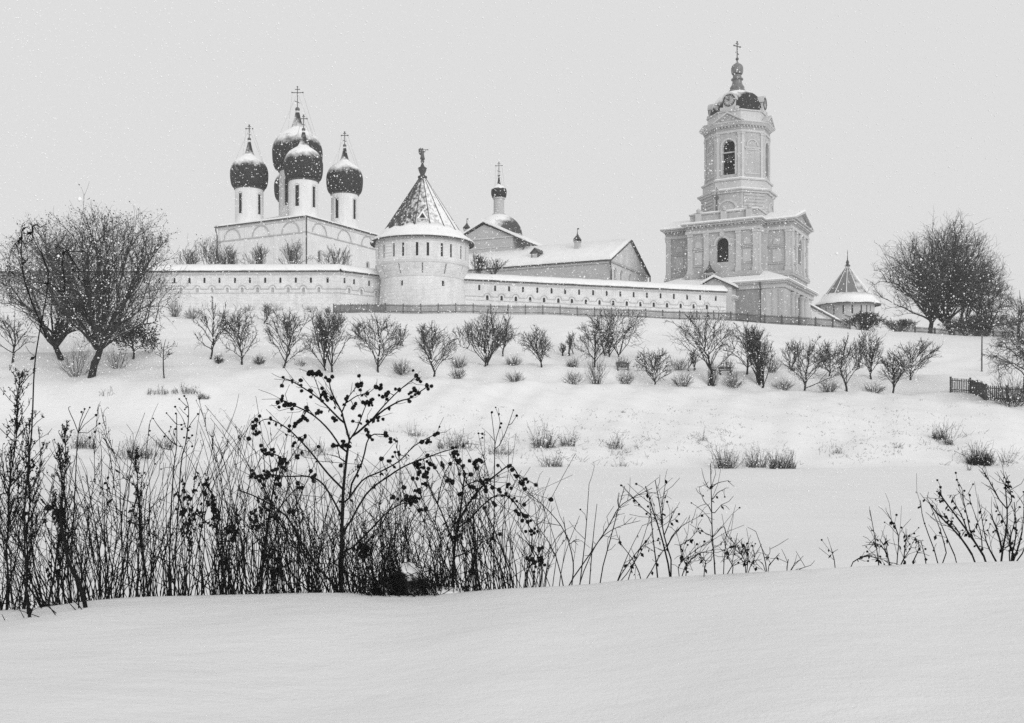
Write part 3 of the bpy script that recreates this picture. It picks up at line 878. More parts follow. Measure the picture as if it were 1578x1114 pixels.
def refectory():
    z0 = 15.0
    yaw = -math.radians(25.5)
    t = thing('refectory', 'long grey monastery refectory with steep snowy roof and gable end', 'building', (15.1, 150.0, z0), yaw)
    L, W, ze, za = 29.0, 19.0, 25.6 - z0, 30.0 - z0
    FF = frame((-L, 0, 0), (1, 0, 0), (0, -1, 0))
    FG = frame((0, 0, 0), (0, 1, 0), (1, 0, 0))
    wall = MB()
    wins = [(u, ze - 2.6, ze - 1.0, 0.75, True) for u in (2.3, 5.2, 9.4, 13.9)]
    panel(wall, FF, [(0, -1), (L, -1), (L, ze), (0, ze)], [], 0.4)
    gable = MB(); panel(gable, FG, [(0, -1), (W, -1), (W, ze), (W / 2, za), (0, ze)], wins, 0.4); gable.build('gable_wall', M['white'], t)  # gable end set in a lighter colour than the front wall
    wall.add([(-L, W, -1), (0, W, -1), (0, W, ze), (-L, W, ze), (-L, 0, -1), (-L, 0, ze), (-L, W / 2, za)], [(1, 0, 3, 2), (0, 4, 5, 6, 3)])
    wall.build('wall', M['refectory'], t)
    for o in wins:
        p = pane(FG, o, M['glass'], t, 'window', -0.2)
        mb = MB(); arch_ring(mb, FG, o[0], o[2] - 0.38, 0.4, 0.56, -0.01, 0.12, 8); mb.build('surround', M['moulding'], p); mb = MB(); mb.fbox(FG, o[0] - .55, o[0] + .55, o[1] - 0.15, o[1], -0.01, 0.15); mb.build('sill', M['moulding'], p)
    mb = MB(); mb.fbox(FG, -0.1, W + 0.1, ze - 0.35, ze - 0.05, -0.01, 0.22); mb.build('cornice', M['line'], t)
    mb = MB(); mb.fbox(FF, 0, L + 0.05, ze - 0.5, ze - 0.1, -0.012, 0.25); mb.build('cornice', M['trim'], t)
    s = (za - ze) / (W / 2)
    def slopes(off0, off1, ex, over, name, mat, smooth=False, jit=0.0):
        mb = MB()
        rn = random.Random(11)
        for k in range(40):
            u0 = -L - 0.2 + (L + ex + 0.2) * k / 39
            J = [rn.uniform(-jit, jit) for _ in range(6)]
            mb.v += [(u0, -over, ze - s * over + off0), (u0, -over - J[0], ze - s * over + off1 * 0.7 + J[0]), (u0, W / 4, (ze + za) / 2 + off1 + J[1]), (u0, W / 2, za + off1 + J[2]), (u0, 3 * W / 4, (ze + za) / 2 + off1), (u0, W + over, ze - s * over + off1 * 0.7), (u0, W + over, ze - s * over + off0), (u0, W / 2, za + off0)]
        for k in range(39):
            for i in range(8):
                a, b = k * 8 + i, k * 8 + (i + 1) % 8
                mb.f.append((a, a + 8, b + 8, b))
        mb.f.append(tuple(range(8))); mb.f.append(tuple(39 * 8 + 7 - i for i in range(8)))
        return mb.build(name, mat, t, smooth)
    slopes(0.02, 0.14, 0.45, 0.5, 'roof', M['metal'])
    slopes(0.16, 0.50, 0.30, 0.42, 'roof_snow', M['snow'], True, 0.05)
    for y, sy in ((0.0, -1), (W, 1)):
        x = 0.25 if sy < 0 else 0.3
        MB().tube([(x, y + 0.45 * sy, ze - 0.25), (x, y + 0.45 * sy, ze - 0.9), (x, y + 0.12 * sy, ze - 1.7), (x, y + 0.12 * sy, 2)], 0.12, 6).build('drainpipe', M['pipe'], t)
    chimney_turret(t, (-7.77, 6.0, 28.2 - z0), 0.42, 2.9)
    # dormer and roof hatch
    F = frame((-13.9, 2.7, 27.0 - z0), (1, 0, 0), (0, -1, 0))
    d = MB(); d.fbox(F, -0.62, 0.62, -0.6, 1.05, -2.6, 0); d = d.build('dormer', M['wood'], t)
    mb = MB(); mb.fbox(F, -0.42, 0.42, 0.15, 0.9, 0.01, 0.05); mb.build('shutter', M['line'], d)
    mb = MB(); mb.fpoly(F, [(-0.85, 0.95), (0.0, 1.75), (0.85, 0.95), (0.0, 1.95)][::-1] if False else [(-0.9, 0.98), (-0.75, 0.98), (0, 1.7), (0.75, 0.98), (0.9, 0.98), (0, 1.9)], -2.9, 0.2)
    mb.build('dormer_roof', M['metal'], d)
    mb = MB(); mb.fpoly(F, [(-0.62, 1.05), (0.62, 1.05), (0, 1.68)], -2.0, 0.02); mb.build('dormer_gable', M['wood'], d)
    F = frame((-17.2, 2.2, 26.55 - z0), (1, 0, 0), (0, -1, 0))
    mb = MB(); mb.fbox(F, -0.75, 0.75, 0.0, 0.4, -1.0, 0); mb.build('roof_hatch', M['wood'], t)
refectory()

def church():
    """church block over the refectory's far end, with a dome on its roof"""
    z0 = 15.0
    yaw = -math.radians(25.5)
    t = thing('church', 'church with plain pediment and snow-dusted dome rising behind the refectory roof', 'church', (15.1, 150.0, z0), yaw)
    y0, y1 = 8.0, 20.0
    P = [(-30.6, 32.6 - z0), (-25.9, 34.8 - z0), (-17.7, 30.9 - z0)]
    F = frame((0, y0, 0), (1, 0, 0), (0, -1, 0))
    mb = MB(); mb.fpoly(F, [(-30.2, 8), (-20.4, 8), (-20.4, 32.2 - z0), (-25.9, 34.6 - z0), (-30.2, 32.7 - z0)], -(y1 - y0), 0); mb.build('wall', M['refectory'], t)
    mb = MB(); mb.fbox(F, -30.4, -20.3, 32.0 - z0, 32.25 - z0, -0.01, 0.2); mb.fbox(F, -30.4, -20.3, 30.4 - z0, 30.6 - z0, -0.01, 0.1); mb.build('cornice', M['trim'], t)
    roof = lambda a, b: [P[0], (P[0][0], P[0][1] + a), (P[1][0], P[1][1] + b), (P[2][0], P[2][1] + a), P[2], P[1]]
    mb = MB(); mb.fpoly(F, [(p[0], p[1] + 0.05) for p in roof(0.14, 0.14)][::-1], -(y1 - y0) - 0.3, 0.45); mb.build('roof', M['metal'], t)
    mb = MB(); mb.fpoly(F, [(p[0] * 0.996 - 0.09, p[1] + 0.2) for p in roof(0.3, 0.5)][::-1], -(y1 - y0) - 0.2, 0.36); mb.build('roof_snow', M['snow'], t)
    MB().tube([(-17.9, y0 - 0.4, 30.9 - z0), (-18.0, y0 - 0.4, 30.2 - z0), (-18.6, y0 - 0.2, 29.4 - z0)], 0.12, 6).build('drainpipe', M['pipe'], t)
    c = (-26.0, 14.0, 0)
    zb = 33.6 - z0
    MB().lathe([(4.3, zb - 1.2), (4.35, zb), (4.15, zb + 0.1)], 40, c).build('dome_base', M['refectory'], t)
    MB().lathe([(4.2 * math.cos(a), zb + 3.9 * math.sin(a)) for a in np.linspace(0, 1.5, 12)] + [(0.001, zb + 3.95)], 40, c).build('dome', M['dome_mid'], t, True)
    zd = 37.3 - z0
    MB().lathe([(1.25, zd - 0.2), (1.2, zd + 0.2), (0.95, zd + 0.3), (0.93, 40.1 - z0), (1.1, 40.2 - z0), (1.15, 40.4 - z0), (0.8, 40.5 - z0)], 24, c).build('drum', M['refectory'], t)
    pr = onion(1.4, 0.15, 1.1, 1.2, 1.5)
    MB().lathe([(r, z + 40.4 - z0) for r, z in pr] + [(0.001, 44.2 - z0)], 32, c).build('onion_dome', M['dome_small'], t, True)
    cross_part(t, (c[0], c[1], 44.4 - z0), 2.2, 0.22, -yaw, (1.0, 41.9 - z0), 0.05)
    chimney_turret(t, (-30.6, 10.5, 33.0 - z0), 0.42, 2.6)
church()

# ------------------------------------------------------------------ gate building beside the bell tower
def gate_house():
    z0 = 14.8
    t = thing('gate_house', 'narrow gabled gate house with pilastered side between wall and bell tower', 'building', (32.3, 143.0, z0), -math.radians(25.5))
    W, D, ze, za = 5.2, 19.0, 20.6 - z0, 21.9 - z0
    FF = frame((-W, 0, 0), (1, 0, 0), (0, -1, 0))
    FS = frame((0, 0, 0), (0, 1, 0), (1, 0, 0))
    mb = MB()
    mb.fpoly(FF, [(0, -1.5), (W, -1.5), (W, ze), (W / 2, za), (0, ze)], -D, 0)
    mb.build('wall', M['refectory'], t)
    mb = MB(); mb.fbox(FF, W - 1.1, W - 0.02, -1.5, ze - 0.5, -0.01, 0.18); mb.fbox(FF, W - 1.2, W, ze - 0.5, ze - 0.25, -0.01, 0.25); mb.build('corner_pier', M['moulding'], t)
    for k, u in enumerate((0.7, 3.2, 5.0, 6.8, 8.3, 11.8, 13.4, 15.2, 17.0, 18.5)):
        mb = MB(); mb.fbox(FS, u - 0.35, u + 0.35, -1.5, 3.9, -0.01, 0.18); mb.build('pilaster', M['moulding'], t)
    mb = MB(); mb.fbox(FS, 0.05, D - 0.05, 4.0, 4.35, -0.01, 0.4); mb.fbox(FS, 0.05, D - 0.05, 3.8, 3.99, -0.01, 0.25); mb.build('cornice', M['trim'], t)
    mb = MB(); mb.fbox(FS, 0.1, D - 0.1, 4.36, 4.52, 0.0, 0.38); mb.build('cornice_snow', M['snow'], t)
    mb = MB(); mb.fpoly(FS, [(8.4, 4.36), (11.7, 4.36), (10.05, 5.6)], -0.02, 0.5); mb.build('pediment', M['trim'], t)
    mb = MB(); mb.fpoly(FS, [(9.1, -1.5), (11.0, -1.5), (11.0, 2.2), (10.05, 3.1), (9.1, 2.2)], 0.01, 0.06); mb.build('gate', M['wood'], t)
    def roof(a, b, ov, fr, name, mat):
        m = MB(); m.fpoly(FF, [(-ov, ze - ov * 0.5 + a), (W / 2, za + a), (W + ov, ze - ov * 0.5 + a), (W + ov, ze - ov * 0.5 + b), (W / 2, za + b), (-ov, ze - ov * 0.5 + b)], -D - fr, fr)
        m.build(name, mat, t)
    roof(0.03, 0.15, 0.5, 0.4, 'roof', M['metal'])
    roof(0.17, 0.55, 0.42, 0.3, 'roof_snow', M['snow'])
gate_house()

# ------------------------------------------------------------------ bell tower
def oct_pts(ap):
    R = ap / math.cos(PI / 8)
    return [(R * math.sin(PI / 8 + k * PI / 4), -R * math.cos(PI / 8 + k * PI / 4)) for k in range(8)]

def oct_prism(mb, a0, z0, a1, z1, caps=True):
    p, q = oct_pts(a0), oct_pts(a1)
    fs = [(k, (k + 1) % 8, (k + 1) % 8 + 8, k + 8) for k in range(8)]
    if caps: fs += [tuple(range(7, -1, -1)), tuple(range(8, 16))]
    mb.add([(x, y, z0) for x, y in p] + [(x, y, z1) for x, y in q], fs)

def oct_frame(k, ap):
    """face k counted from the front (0) counter-clockwise to the right; u centred"""
    a = k * PI / 4
    n = (math.sin(a), -math.cos(a), 0)
    return frame((n[0] * ap, n[1] * ap, 0), (math.cos(a), math.sin(a), 0), n)

def bell_tower():
    z0 = 14.6
    t = thing('bell_tower', 'tall tiered grey bell tower with clock dome and gilded cross', 'bell tower', ((1136 - PX0) / FPX * 155, 155.0, z0), -math.radians(29))
    Z = lambda z: z - z0
    # ---- ground storey: square block with a columned portico on its right side
    G = 9.6
    gt = Z(21.3)
    FF = frame((0, -G, 0), (1, 0, 0), (0, -1, 0)); FR = frame((G, 0, 0), (0, 1, 0), (1, 0, 0))
    MB().box(-G, G - 1.6, -G, G, -2, gt - 1.0).build('ground_storey', M['brick'], t)
    mb = MB(); mb.box(G - 1.59, G, G - 4.4, G, -2, gt - 1.02); mb.build('corner_pier', M['trim'], t)
    mb = MB(); mb.box(G - 1.59, G, -G - 0.02, -G + 4.4, -2, gt - 1.02)
    mb.fbox(FF, G - 3.2, G, -2, gt - 1.03, -0.01, 0.12)
    mb.build('corner_pier', M['trim'], t)
    mb = MB()
    for u in (G - 2.9, G - 0.35): mb.fbox(FF, u - 0.32, u + 0.32, -2, gt - 1.2, 0.125, 0.25)
    mb.fbox(FF, G - 1.75, G - 1.5, gt - 3.3, gt - 1.4, 0.125, 0.16)
    for k in range(6): mb.fbox(FF, G - 1.72, G - 1.53, gt - 5.6 + 0.38 * k, gt - 5.4 + 0.38 * k, 0.125, 0.2)
    mb.build('pier_ornament', M['line'], t)
    for v in (-4.3, -2.0, 2.0, 4.3):
        mb = MB(); mb.lathe([(0.72, -2), (0.72, 0.35), (0.58, 0.45), (0.56, 2.0), (0.48, gt - 1.9), (0.5, gt - 1.85), (0.68, gt - 1.5), (0.74, gt - 1.45), (0.74, gt - 1.2)], 18, (G - 0.1, v, 0))
        mb.build('column', M['trim'], t, False)
    mb = MB(); mb.fpoly(frame((G - 1.58, 0, 0), (0, 1, 0), (1, 0, 0)), opening_pts(0, -2, 5.2, 2.6, True), 0.0, 0.04); mb.build('doorway', M['dark'], t)
    mb = MB(); arch_ring(mb, frame((G - 1.58, 0, 0), (0, 1, 0), (1, 0, 0)), 0, 3.9, 1.32, 1.6, 0.0, 0.15, 12); mb.build('door_arch', M['trim'], t)
    mb = MB()
    mb.box(-G - 0.05, G + 0.25, -G - 0.25, G + 0.25, gt - 1.0, gt - 0.35)
    mb.box(-G - 0.3, G + 0.65, -G - 0.6, G + 0.6, gt - 0.34, gt - 0.12)
    mb.box(-G - 0.5, G + 0.95, -G - 0.85, G + 0.85, gt - 0.11, gt + 0.08)
    mb.build('ground_entablature', M['trim'], t)
    mb = MB()
    o, i = G + 0.9, 6.2
    b = [(-o, -o), (o + 0.1, -o), (o + 0.1, o), (-o, o)]
    mb.add([(x, y, gt + 0.09) for x, y in b] + [(x * 0.985, y * 0.985, gt + 0.36) for x, y in b] + [(sx * i, sy * i, gt + 2.1) for sx, sy in ((-1, -1), (1, -1), (1, 1), (-1, 1))],
           [(0, 1, 5, 4), (1, 2, 6, 5), (2, 3, 7, 6), (3, 0, 4, 7), (4, 5, 9, 8), (5, 6, 10, 9), (6, 7, 11, 10), (7, 4, 8, 11), (8, 9, 10, 11)])
    mb.build('terrace_snow', M['snow'], t)
    MB().tube([(G - 3.25, -G - 0.9, gt - 0.1), (G - 3.25, -G - 0.7, gt - 0.7), (G - 3.25, -G - 0.15, gt - 1.3), (G - 3.25, -G - 0.12, -1)], 0.12, 6).build('drainpipe', M['pipe'], t)
    # ---- second storey: Greek cross
    A, B, w = 9.75, 8.0, 5.5
    b0, zt = Z(22.6), Z(29.5)
    corners = [(-w, -B), (w, -B), (w, -w), (A, -w), (A, w), (w, w), (w, B), (-w, B), (-w, w), (-A, w), (-A, -w), (-w, -w)]
    wall = MB()
    wins = {}
    for k in range(12):
        p, q = Vector((*corners[k], 0)), Vector((*corners[(k + 1) % 12], 0))
        d = (q - p); L = d.length; d.normalize()
        F = frame(p, d, (d.y, -d.x, 0))
        ops = [(L / 2, Z(24.9), Z(28.6), 1.9, True)] if k in (0, 3, 6, 9) else []
        panel(wall, F, [(0, b0 - 1), (L, b0 - 1), (L, zt + 1.2), (0, zt + 1.2)], ops, 0.7)
        wins[k] = (F, L, ops)
    wall.build('second_storey', M['bell'], t)
    for k, (F, L, ops) in wins.items():
        if k in (5, 6, 7): continue
        front = k in (0, 3, 9)
        for o in ops:
            p = pane(F, o, M['dark'], t, 'window', -0.6)
            mb = MB(); arch_ring(mb, F, o[0], o[2] - 0.95, 1.0, 1.3, -0.01, 0.16, 14)
            mb.fbox(F, o[0] - 1.75, o[0] - 1.0, o[2] - 1.2, o[2] - 0.95, -0.01, 0.16); mb.fbox(F, o[0] + 1.0, o[0] + 1.75, o[2] - 1.2, o[2] - 0.95, -0.01, 0.16)
            mb.fpoly(F, [(o[0] - 0.3, o[2] + 0.2), (o[0] + 0.3, o[2] + 0.2), (o[0] + 0.4, o[2] + 0.75), (o[0], o[2] + 1.0), (o[0] - 0.4, o[2] + 0.75)], -0.012, 0.24)
            mb.build('arch_surround', M['trim'], p)
        if L > 8: pil = [0.45, 3.0, L - 3.0, L - 0.45]
        elif L > 3.5: pil = [0.35, L - 0.45]
        else: pil = [L - 0.4] if k in (10,) else [0.4]
        for u in pil:
            mb = MB(); mb.fbox(F, u - 0.37, u + 0.37, Z(23.75), Z(29.3), -0.01, 0.20); mb.fbox(F, u - 0.45, u + 0.45, Z(29.1), Z(29.45), -0.012, 0.30); mb.fbox(F, u - 0.45, u + 0.45, Z(23.3), Z(23.9), -0.013, 0.27)
            mb.build('pilaster', M['trim'], t)
        # blind niches with shelf mouldings between the pilasters
        bays = [(0.9, 2.55), (L - 2.55, L - 0.9)] if L > 8 else ([(0.85, L - 0.9)] if L > 3.5 else [])
        for a, c in bays:
            m_, h = (a + c) / 2, min(0.62, (c - a) * 0.36)
            mb = MB(); mb.fpoly(F, opening_pts(m_, Z(24.7), Z(26.6), 2 * h, False), -0.01, 0.06); mb.fpoly(F, opening_pts(m_, Z(27.35), Z(28.3), 2 * h * 0.85, True), -0.01, 0.05)
            mb.build('niche', M['trim'], t)
            mb = MB(); mb.fbox(F, a, c, Z(27.05), Z(27.2), -0.01, 0.22); mb.fbox(F, a + 0.08, c - 0.08, Z(26.8), Z(27.04), -0.01, 0.12); mb.build('shelf_moulding', M['line'], t)
            mb = MB(); mb.fbox(F, a + 0.05, c - 0.05, Z(24.4), Z(24.5), -0.01, 0.12); mb.build('sill_moulding', M['line'], t)
    def band(e, za, zb, name, mat):
        m = MB()
        m.box(-w - e, w + e, -B - e, B + e, za, zb)
        m.box(-A - e, -w - e - 0.003, -w - e, w + e, za + 0.003, zb - 0.003); m.box(w + e + 0.003, A + e, -w - e, w + e, za + 0.003, zb - 0.003)
        return m.build(name, mat, t)
    band(0.33, b0, Z(23.3), 'pedestal', M['bell'])
    band(0.40, Z(22.9), Z(23.05), 'pedestal_moulding', M['line'])
    band(0.28, zt - 0.02, zt + 0.42, 'architrave', M['trim'])
    band(0.18, zt + 0.43, Z(30.6), 'frieze', M['frieze'])
    band(0.55, Z(30.61), Z(30.85), 'cornice', M['trim'])
    band(0.85, Z(30.86), Z(31.05), 'cornice', M['line'])
    mb = MB()
    for k, (F, L, ops) in wins.items():
        if k in (5, 6, 7): continue
        n = int(L / 0.6)
        for j in range(n): mb.fbox(F, (j + 0.3) * L / n, (j + 0.7) * L / n, Z(30.35), Z(30.6), 0.17, 0.42)
    tag(mb.build('dentil_course', M['line'], t), kind='stuff')
    # roofs of the arms: gable with pediment at both ends, snow on top
    for sx in (-1, 1):
        F = frame((sx * (A + 0.85), 0, 0), (0, sx, 0), (sx, 0, 0))
        ev, ap = Z(31.06), Z(33.0)
        mb = MB(); mb.fpoly(F, [(-w - 0.2, ev), (w + 0.2, ev), (0, ap - 0.35)], -5, -0.55); mb.build('pediment', M['frieze'], t)
        mb = MB(); mb.fpoly(F, [(-w - 0.9, ev), (-w - 0.2, ev), (0, ap - 0.3), (w + 0.2, ev), (w + 0.9, ev), (0, ap)], -0.6, 0.05); mb.build('raking_cornice', M['trim'], t)
        mb = MB(); mb.fpoly(F, [(-w - 0.8, ev + 0.02), (-w - 0.1, ev + 0.02), (0, ap - 0.25), (w + 0.1, ev + 0.02), (w + 0.8, ev + 0.02), (w + 0.75, ev + 0.3), (0, ap + 0.42), (-w - 0.75, ev + 0.3)], -5.6, -0.06); mb.build('roof_snow', M['snow'], t)
    mb = MB(); mb.box(-w - 0.7, w + 0.7, -B - 0.7, B + 0.7, Z(31.06), Z(31.3)); mb.build('cornice_snow', M['snow'], t)
    mb = MB(); mb.box(-5.3, 5.3, -7.4, 7.4, Z(31.25), Z(32.5)); mb.box(-5.45, 5.45, -7.55, 7.55, Z(32.51), Z(32.7)); mb.build('attic', M['bell'], t)
    for x in (-3.9, 0.1, 4.0):
        mb = MB(); mb.box(x - 0.45, x + 0.45, -7.75, -7.3, Z(31.3), Z(32.75)); mb.lathe([(0.4, Z(32.8)), (0.25, Z(32.95)), (0.4, Z(33.2)), (0.1, Z(33.5)), (0.001, Z(33.55))], 10, (x, -7.5, 0)); mb.build('attic_pedestal', M['trim'], t)
    mb = MB(); mb.box(-5.2, 5.2, -7.3, 7.3, Z(32.72), Z(32.95)); mb.build('attic_snow', M['snow'], t)
    # small cross on a ball before the lunette
    mb = MB(); mb.lathe([(0.001, Z(34.6)), (0.3, Z(34.75)), (0.42, Z(35.0)), (0.3, Z(35.25)), (0.06, Z(35.4)), (0.05, Z(36.6))], 12, (-1.2, -7.0, 0)); mb.box(-1.5, -0.9, -7.04, -6.96, Z(36.2), Z(36.28)); mb.lathe([(0.2, Z(32.9)), (0.12, Z(34.7))], 8, (-1.2, -7.0, 0)); mb.build('small_cross', M['gilt'], t)
    # ---- octagonal drum with banded corners
    ap = 5.25
    mb = MB(); oct_prism(mb, ap, Z(31.0), ap, Z(36.1)); mb.build('octagon_drum', M['bell'], t)
    for k in range(8):
        F = oct_frame(k, ap); h = ap * math.tan(PI / 8)
        if k % 2 == 0:
            mb = MB(); arch_ring(mb, F, 0, Z(33.3), 1.35, 1.65, -0.01, 0.2, 14); l = mb.build('lunette_arch', M['trim'], t)
            mb = MB(); mb.fpoly(F, [(1.34 * math.cos(q), Z(33.3) + 1.34 * math.sin(q)) for q in np.linspace(0, PI, 13)], 0.005, 0.03); mb.build('lunette', M['line'], l)
        else:
            for j in range(6):
                mb = MB(); mb.fbox(F, -h + 0.35, h - 0.35, Z(32.9) + 0.5 * j, Z(33.3) + 0.5 * j, -0.01, 0.1); mb.build('rustication_band', M['bell'], t)
    mb = MB(); oct_prism(mb, ap + 0.25, Z(35.9), ap + 0.3, Z(36.2)); oct_prism(mb, ap + 0.55, Z(36.21), ap + 0.6, Z(36.42)); mb.build('drum_cornice', M['trim'], t)
    mb = MB(); oct_prism(mb, ap + 0.5, Z(36.43), ap - 0.1, Z(36.75)); mb.build('ledge_snow', M['snow'], t)
    mb = MB(); oct_prism(mb, 5.0, Z(36.4), 5.0, Z(37.9)); oct_prism(mb, 5.2, Z(37.91), 5.25, Z(38.15)); mb.build('bell_tier_base', M['trim'], t)
    mb = MB(); oct_prism(mb, 5.15, Z(38.16), 4.8, Z(38.4)); mb.build('ledge_snow', M['snow'], t)
    # ---- octagonal bell tier with arched openings
    ap = 4.65
    h = ap * math.tan(PI / 8)
    wall = MB()
    zb, zc = Z(38.2), Z(45.4)
    for k in range(8):
        F = oct_frame(k, ap)
        ops = [(0, Z(38.95), Z(44.3), 1.95, True)] if k % 2 == 0 else []
        panel(wall, F, [(-h, zb), (h, zb), (h, zc), (-h, zc)], ops, 0.8)
    wall.build('bell_tier', M['bell'], t)
    mb = MB(); oct_prism(mb, 3.6, zb, 3.6, zc); mb.build('bell_chamber', M['dark'], t)
    for k in (0, 2, 6, 4):
        F = oct_frame(k, ap)
        mb = MB(); arch_ring(mb, F, 0, Z(43.32), 1.0, 1.28, -0.01, 0.16, 14); mb.fbox(F, -1.28, -1.0, Z(38.9), Z(43.3), -0.01, 0.12); mb.fbox(F, 1.0, 1.28, Z(38.9), Z(43.3), -0.01, 0.12)
        mb.build('arch_surround', M['trim'], t)
        mb = MB(); mb.fbox(F, -0.97, 0.97, Z(42.35), Z(42.55), -0.5, -0.3); mb.build('bell_beam', M['line'], t)
        mb = MB(); c = F(0, 0, -1.0 + 0.25); mb.lathe([(0.62, Z(40.9)), (0.5, Z(41.1)), (0.36, Z(41.7)), (0.28, Z(42.0)), (0.001, Z(42.1))], 14, (c[0], c[1], 0)); mb.build('bell', M['iron'], t)
        mb = MB(); mb.fbox(F, -1.0, 1.0, Z(39.7), Z(39.78), -0.4, -0.35); mb.fbox(F, -1.0, 1.0, Z(39.3), Z(39.36), -0.4, -0.35); mb.build('bell_railing', M['iron'], t)
    for k in (1, 7, 3, 5):
        F = oct_frame(k, ap)
        mb = MB(); arch_ring(mb, F, 0, Z(43.3), 0.85, 1.05, -0.01, 0.13, 12); mb.fbox(F, -1.35, 1.35, Z(42.85), Z(43.02), -0.01, 0.2); mb.fbox(F, -1.15, 1.15, Z(42.6), Z(42.84), -0.01, 0.1); mb.fbox(F, -1.3, 1.3, Z(38.9), Z(39.1), -0.01, 0.1)
        mb.build('blind_window', M['trim'], t)
    for k in range(8):
        F = oct_frame(k, ap)
        for s in (-1, 1):
            mb = MB(); u = s * (h - 0.26)
            mb.fbox(F, u - 0.24, u + 0.24, zb + 0.2, zc - 0.2, -0.01, 0.14); mb.fbox(F, u - 0.3, u + 0.3, zc - 0.42, zc - 0.1, -0.012, 0.22); mb.build('pilaster', M['trim'], t)
    mb = MB(); oct_prism(mb, ap + 0.15, zc - 0.05, ap + 0.15, zc + 0.3); mb.build('architrave', M['trim'], t)
    mb = MB(); oct_prism(mb, ap + 0.08, zc + 0.31, ap + 0.08, Z(46.4)); mb.build('frieze', M['frieze'], t)
    mb = MB(); oct_prism(mb, ap + 0.35, Z(46.41), ap + 0.75, Z(46.75)); oct_prism(mb, ap + 0.8, Z(46.76), ap + 0.85, Z(46.9)); mb.build('cornice', M['trim'], t)
    mb = MB()
    for k in range(8):
        F = oct_frame(k, ap + 0.08)
        for j in range(7): mb.fbox(F, -h + 0.3 + j * 0.52, -h + 0.55 + j * 0.52, Z(46.15), Z(46.4), -0.01, 0.2)
    tag(mb.build('dentil_course', M['line'], t), kind='stuff')
    mb = MB(); oct_prism(mb, ap + 0.8, Z(46.91), ap - 0.2, Z(47.3)); mb.build('ledge_snow', M['snow'], t)
    for k in (0, 2, 4, 6):
        F = oct_frame(k, ap + 0.62); g = h + 0.4
        mb = MB(); mb.fpoly(F, [(-g, Z(46.9)), (g, Z(46.9)), (0, Z(48.4))], -0.9, 0); p = mb.build('pediment', M['frieze'], t)
        mb = MB(); mb.fpoly(F, [(-g - 0.25, Z(46.92)), (-g + 0.05, Z(46.92)), (0, Z(48.25)), (g - 0.05, Z(46.92)), (g + 0.25, Z(46.92)), (0, Z(48.55))], -0.85, 0.2)
        for j in range(7):
            u = -1.35 + j * 0.45; mb.fbox(F, u - 0.1, u + 0.1, Z(48.0) - abs(u) * 0.7 - 0.2, Z(48.0) - abs(u) * 0.7, 0, 0.15)
        mb.build('raking_cornice', M['trim'], p)
    mb = MB(); oct_prism(mb, 4.35, Z(46.95), 4.3, Z(48.75)); oct_prism(mb, 4.45, Z(48.76), 4.5, Z(48.95)); mb.build('dome_attic', M['trim'], t)
    mb = MB(); oct_prism(mb, 4.42, Z(48.96), 4.1, Z(49.12)); mb.build('ledge_snow', M['snow'], t)
    # ---- dome with clocks, lantern and cross
    MB().lathe([(4.3 * math.cos(a) ** 0.85, Z(49.0) + 4.1 * math.sin(a)) for a in np.linspace(0, 1.42, 14)] + [(0.3, Z(53.1))], 40).build('dome', M['dome_bell'], t, True)
    for k in (0, 2, 4, 6):
        F = oct_frame(k, 4.42)
        mb = MB(); mb.fpoly(F, opening_pts(0, Z(49.0), Z(51.5), 1.95, True), -1.6, -0.05); d = mb.build('clock_dormer', M['trim'], t)
        mb = MB(); arch_ring(mb, F, 0, Z(50.53), 0.99, 1.22, -1.3, 0.08, 14); mb.build('dormer_moulding', M['trim'], d)
        for u in (-1.45, 0.9):
            mb = MB(); mb.fbox(F, u, u + 0.55, Z(49.0), Z(49.5), -1.2, 0.08); mb.build('dormer_scroll', M['trim'], d)
        mb = MB(); mb.fpoly(F, [(0.82 * math.cos(q), Z(50.5) + 0.82 * math.sin(q)) for q in np.linspace(0, 2 * PI, 24, endpoint=False)], -0.04, 0.0); c = mb.build('clock_face', M['frieze'], d)
        mb = MB(); arch_ring(mb, F, 0, Z(50.5), 0.8, 0.92, -0.03, 0.07, 24, 0, 2 * PI)
        for j in range(12):
            q = j * PI / 6; mb.fpoly(F, [(0.62 * math.cos(q + .06), Z(50.5) + 0.62 * math.sin(q + .06)), (0.62 * math.cos(q - .06), Z(50.5) + 0.62 * math.sin(q - .06)), (0.78 * math.cos(q - .05), Z(50.5) + 0.78 * math.sin(q - .05)), (0.78 * math.cos(q + .05), Z(50.5) + 0.78 * math.sin(q + .05))][::-1], 0.005, 0.03)
        mb.build('clock_dial', M['iron'], c)
        mb = MB(); mb.fbox(F, -0.05, 0.05, Z(50.45), Z(51.1), 0.03, 0.05); mb.fpoly(F, [(-0.04, Z(50.45)), (0.04, Z(50.55)), (-0.4, Z(50.85)), (-0.45, Z(50.78))], 0.055, 0.075); mb.build('clock_hands', M['iron'], c)
    MB().lathe([(1.35, Z(52.7)), (1.35, Z(53.2)), (1.1, Z(53.4)), (1.15, Z(53.75)), (0.85, Z(54.2)), (0.7, Z(54.9)), (0.95, Z(55.0)), (0.95, Z(55.15)), (0.7, Z(55.3)), (0.65, Z(55.75)), (0.4, Z(55.9))], 16).build('lantern', M['gold'], t)
    pr = onion(0.95, 0.12, 0.85, 0.95, 0.55)
    MB().lathe([(r, z + Z(55.85)) for r, z in pr] + [(0.001, Z(58.25))], 28).build('onion', M['gold'], t, True)
    cross_part(t, (0, 0, Z(58.35)), 2.5, 0.26, math.radians(60), None, 0.06)
    # roof ventilator turret on the terrace
    x, y, zr = -1.6, -9.3, gt + 0.6
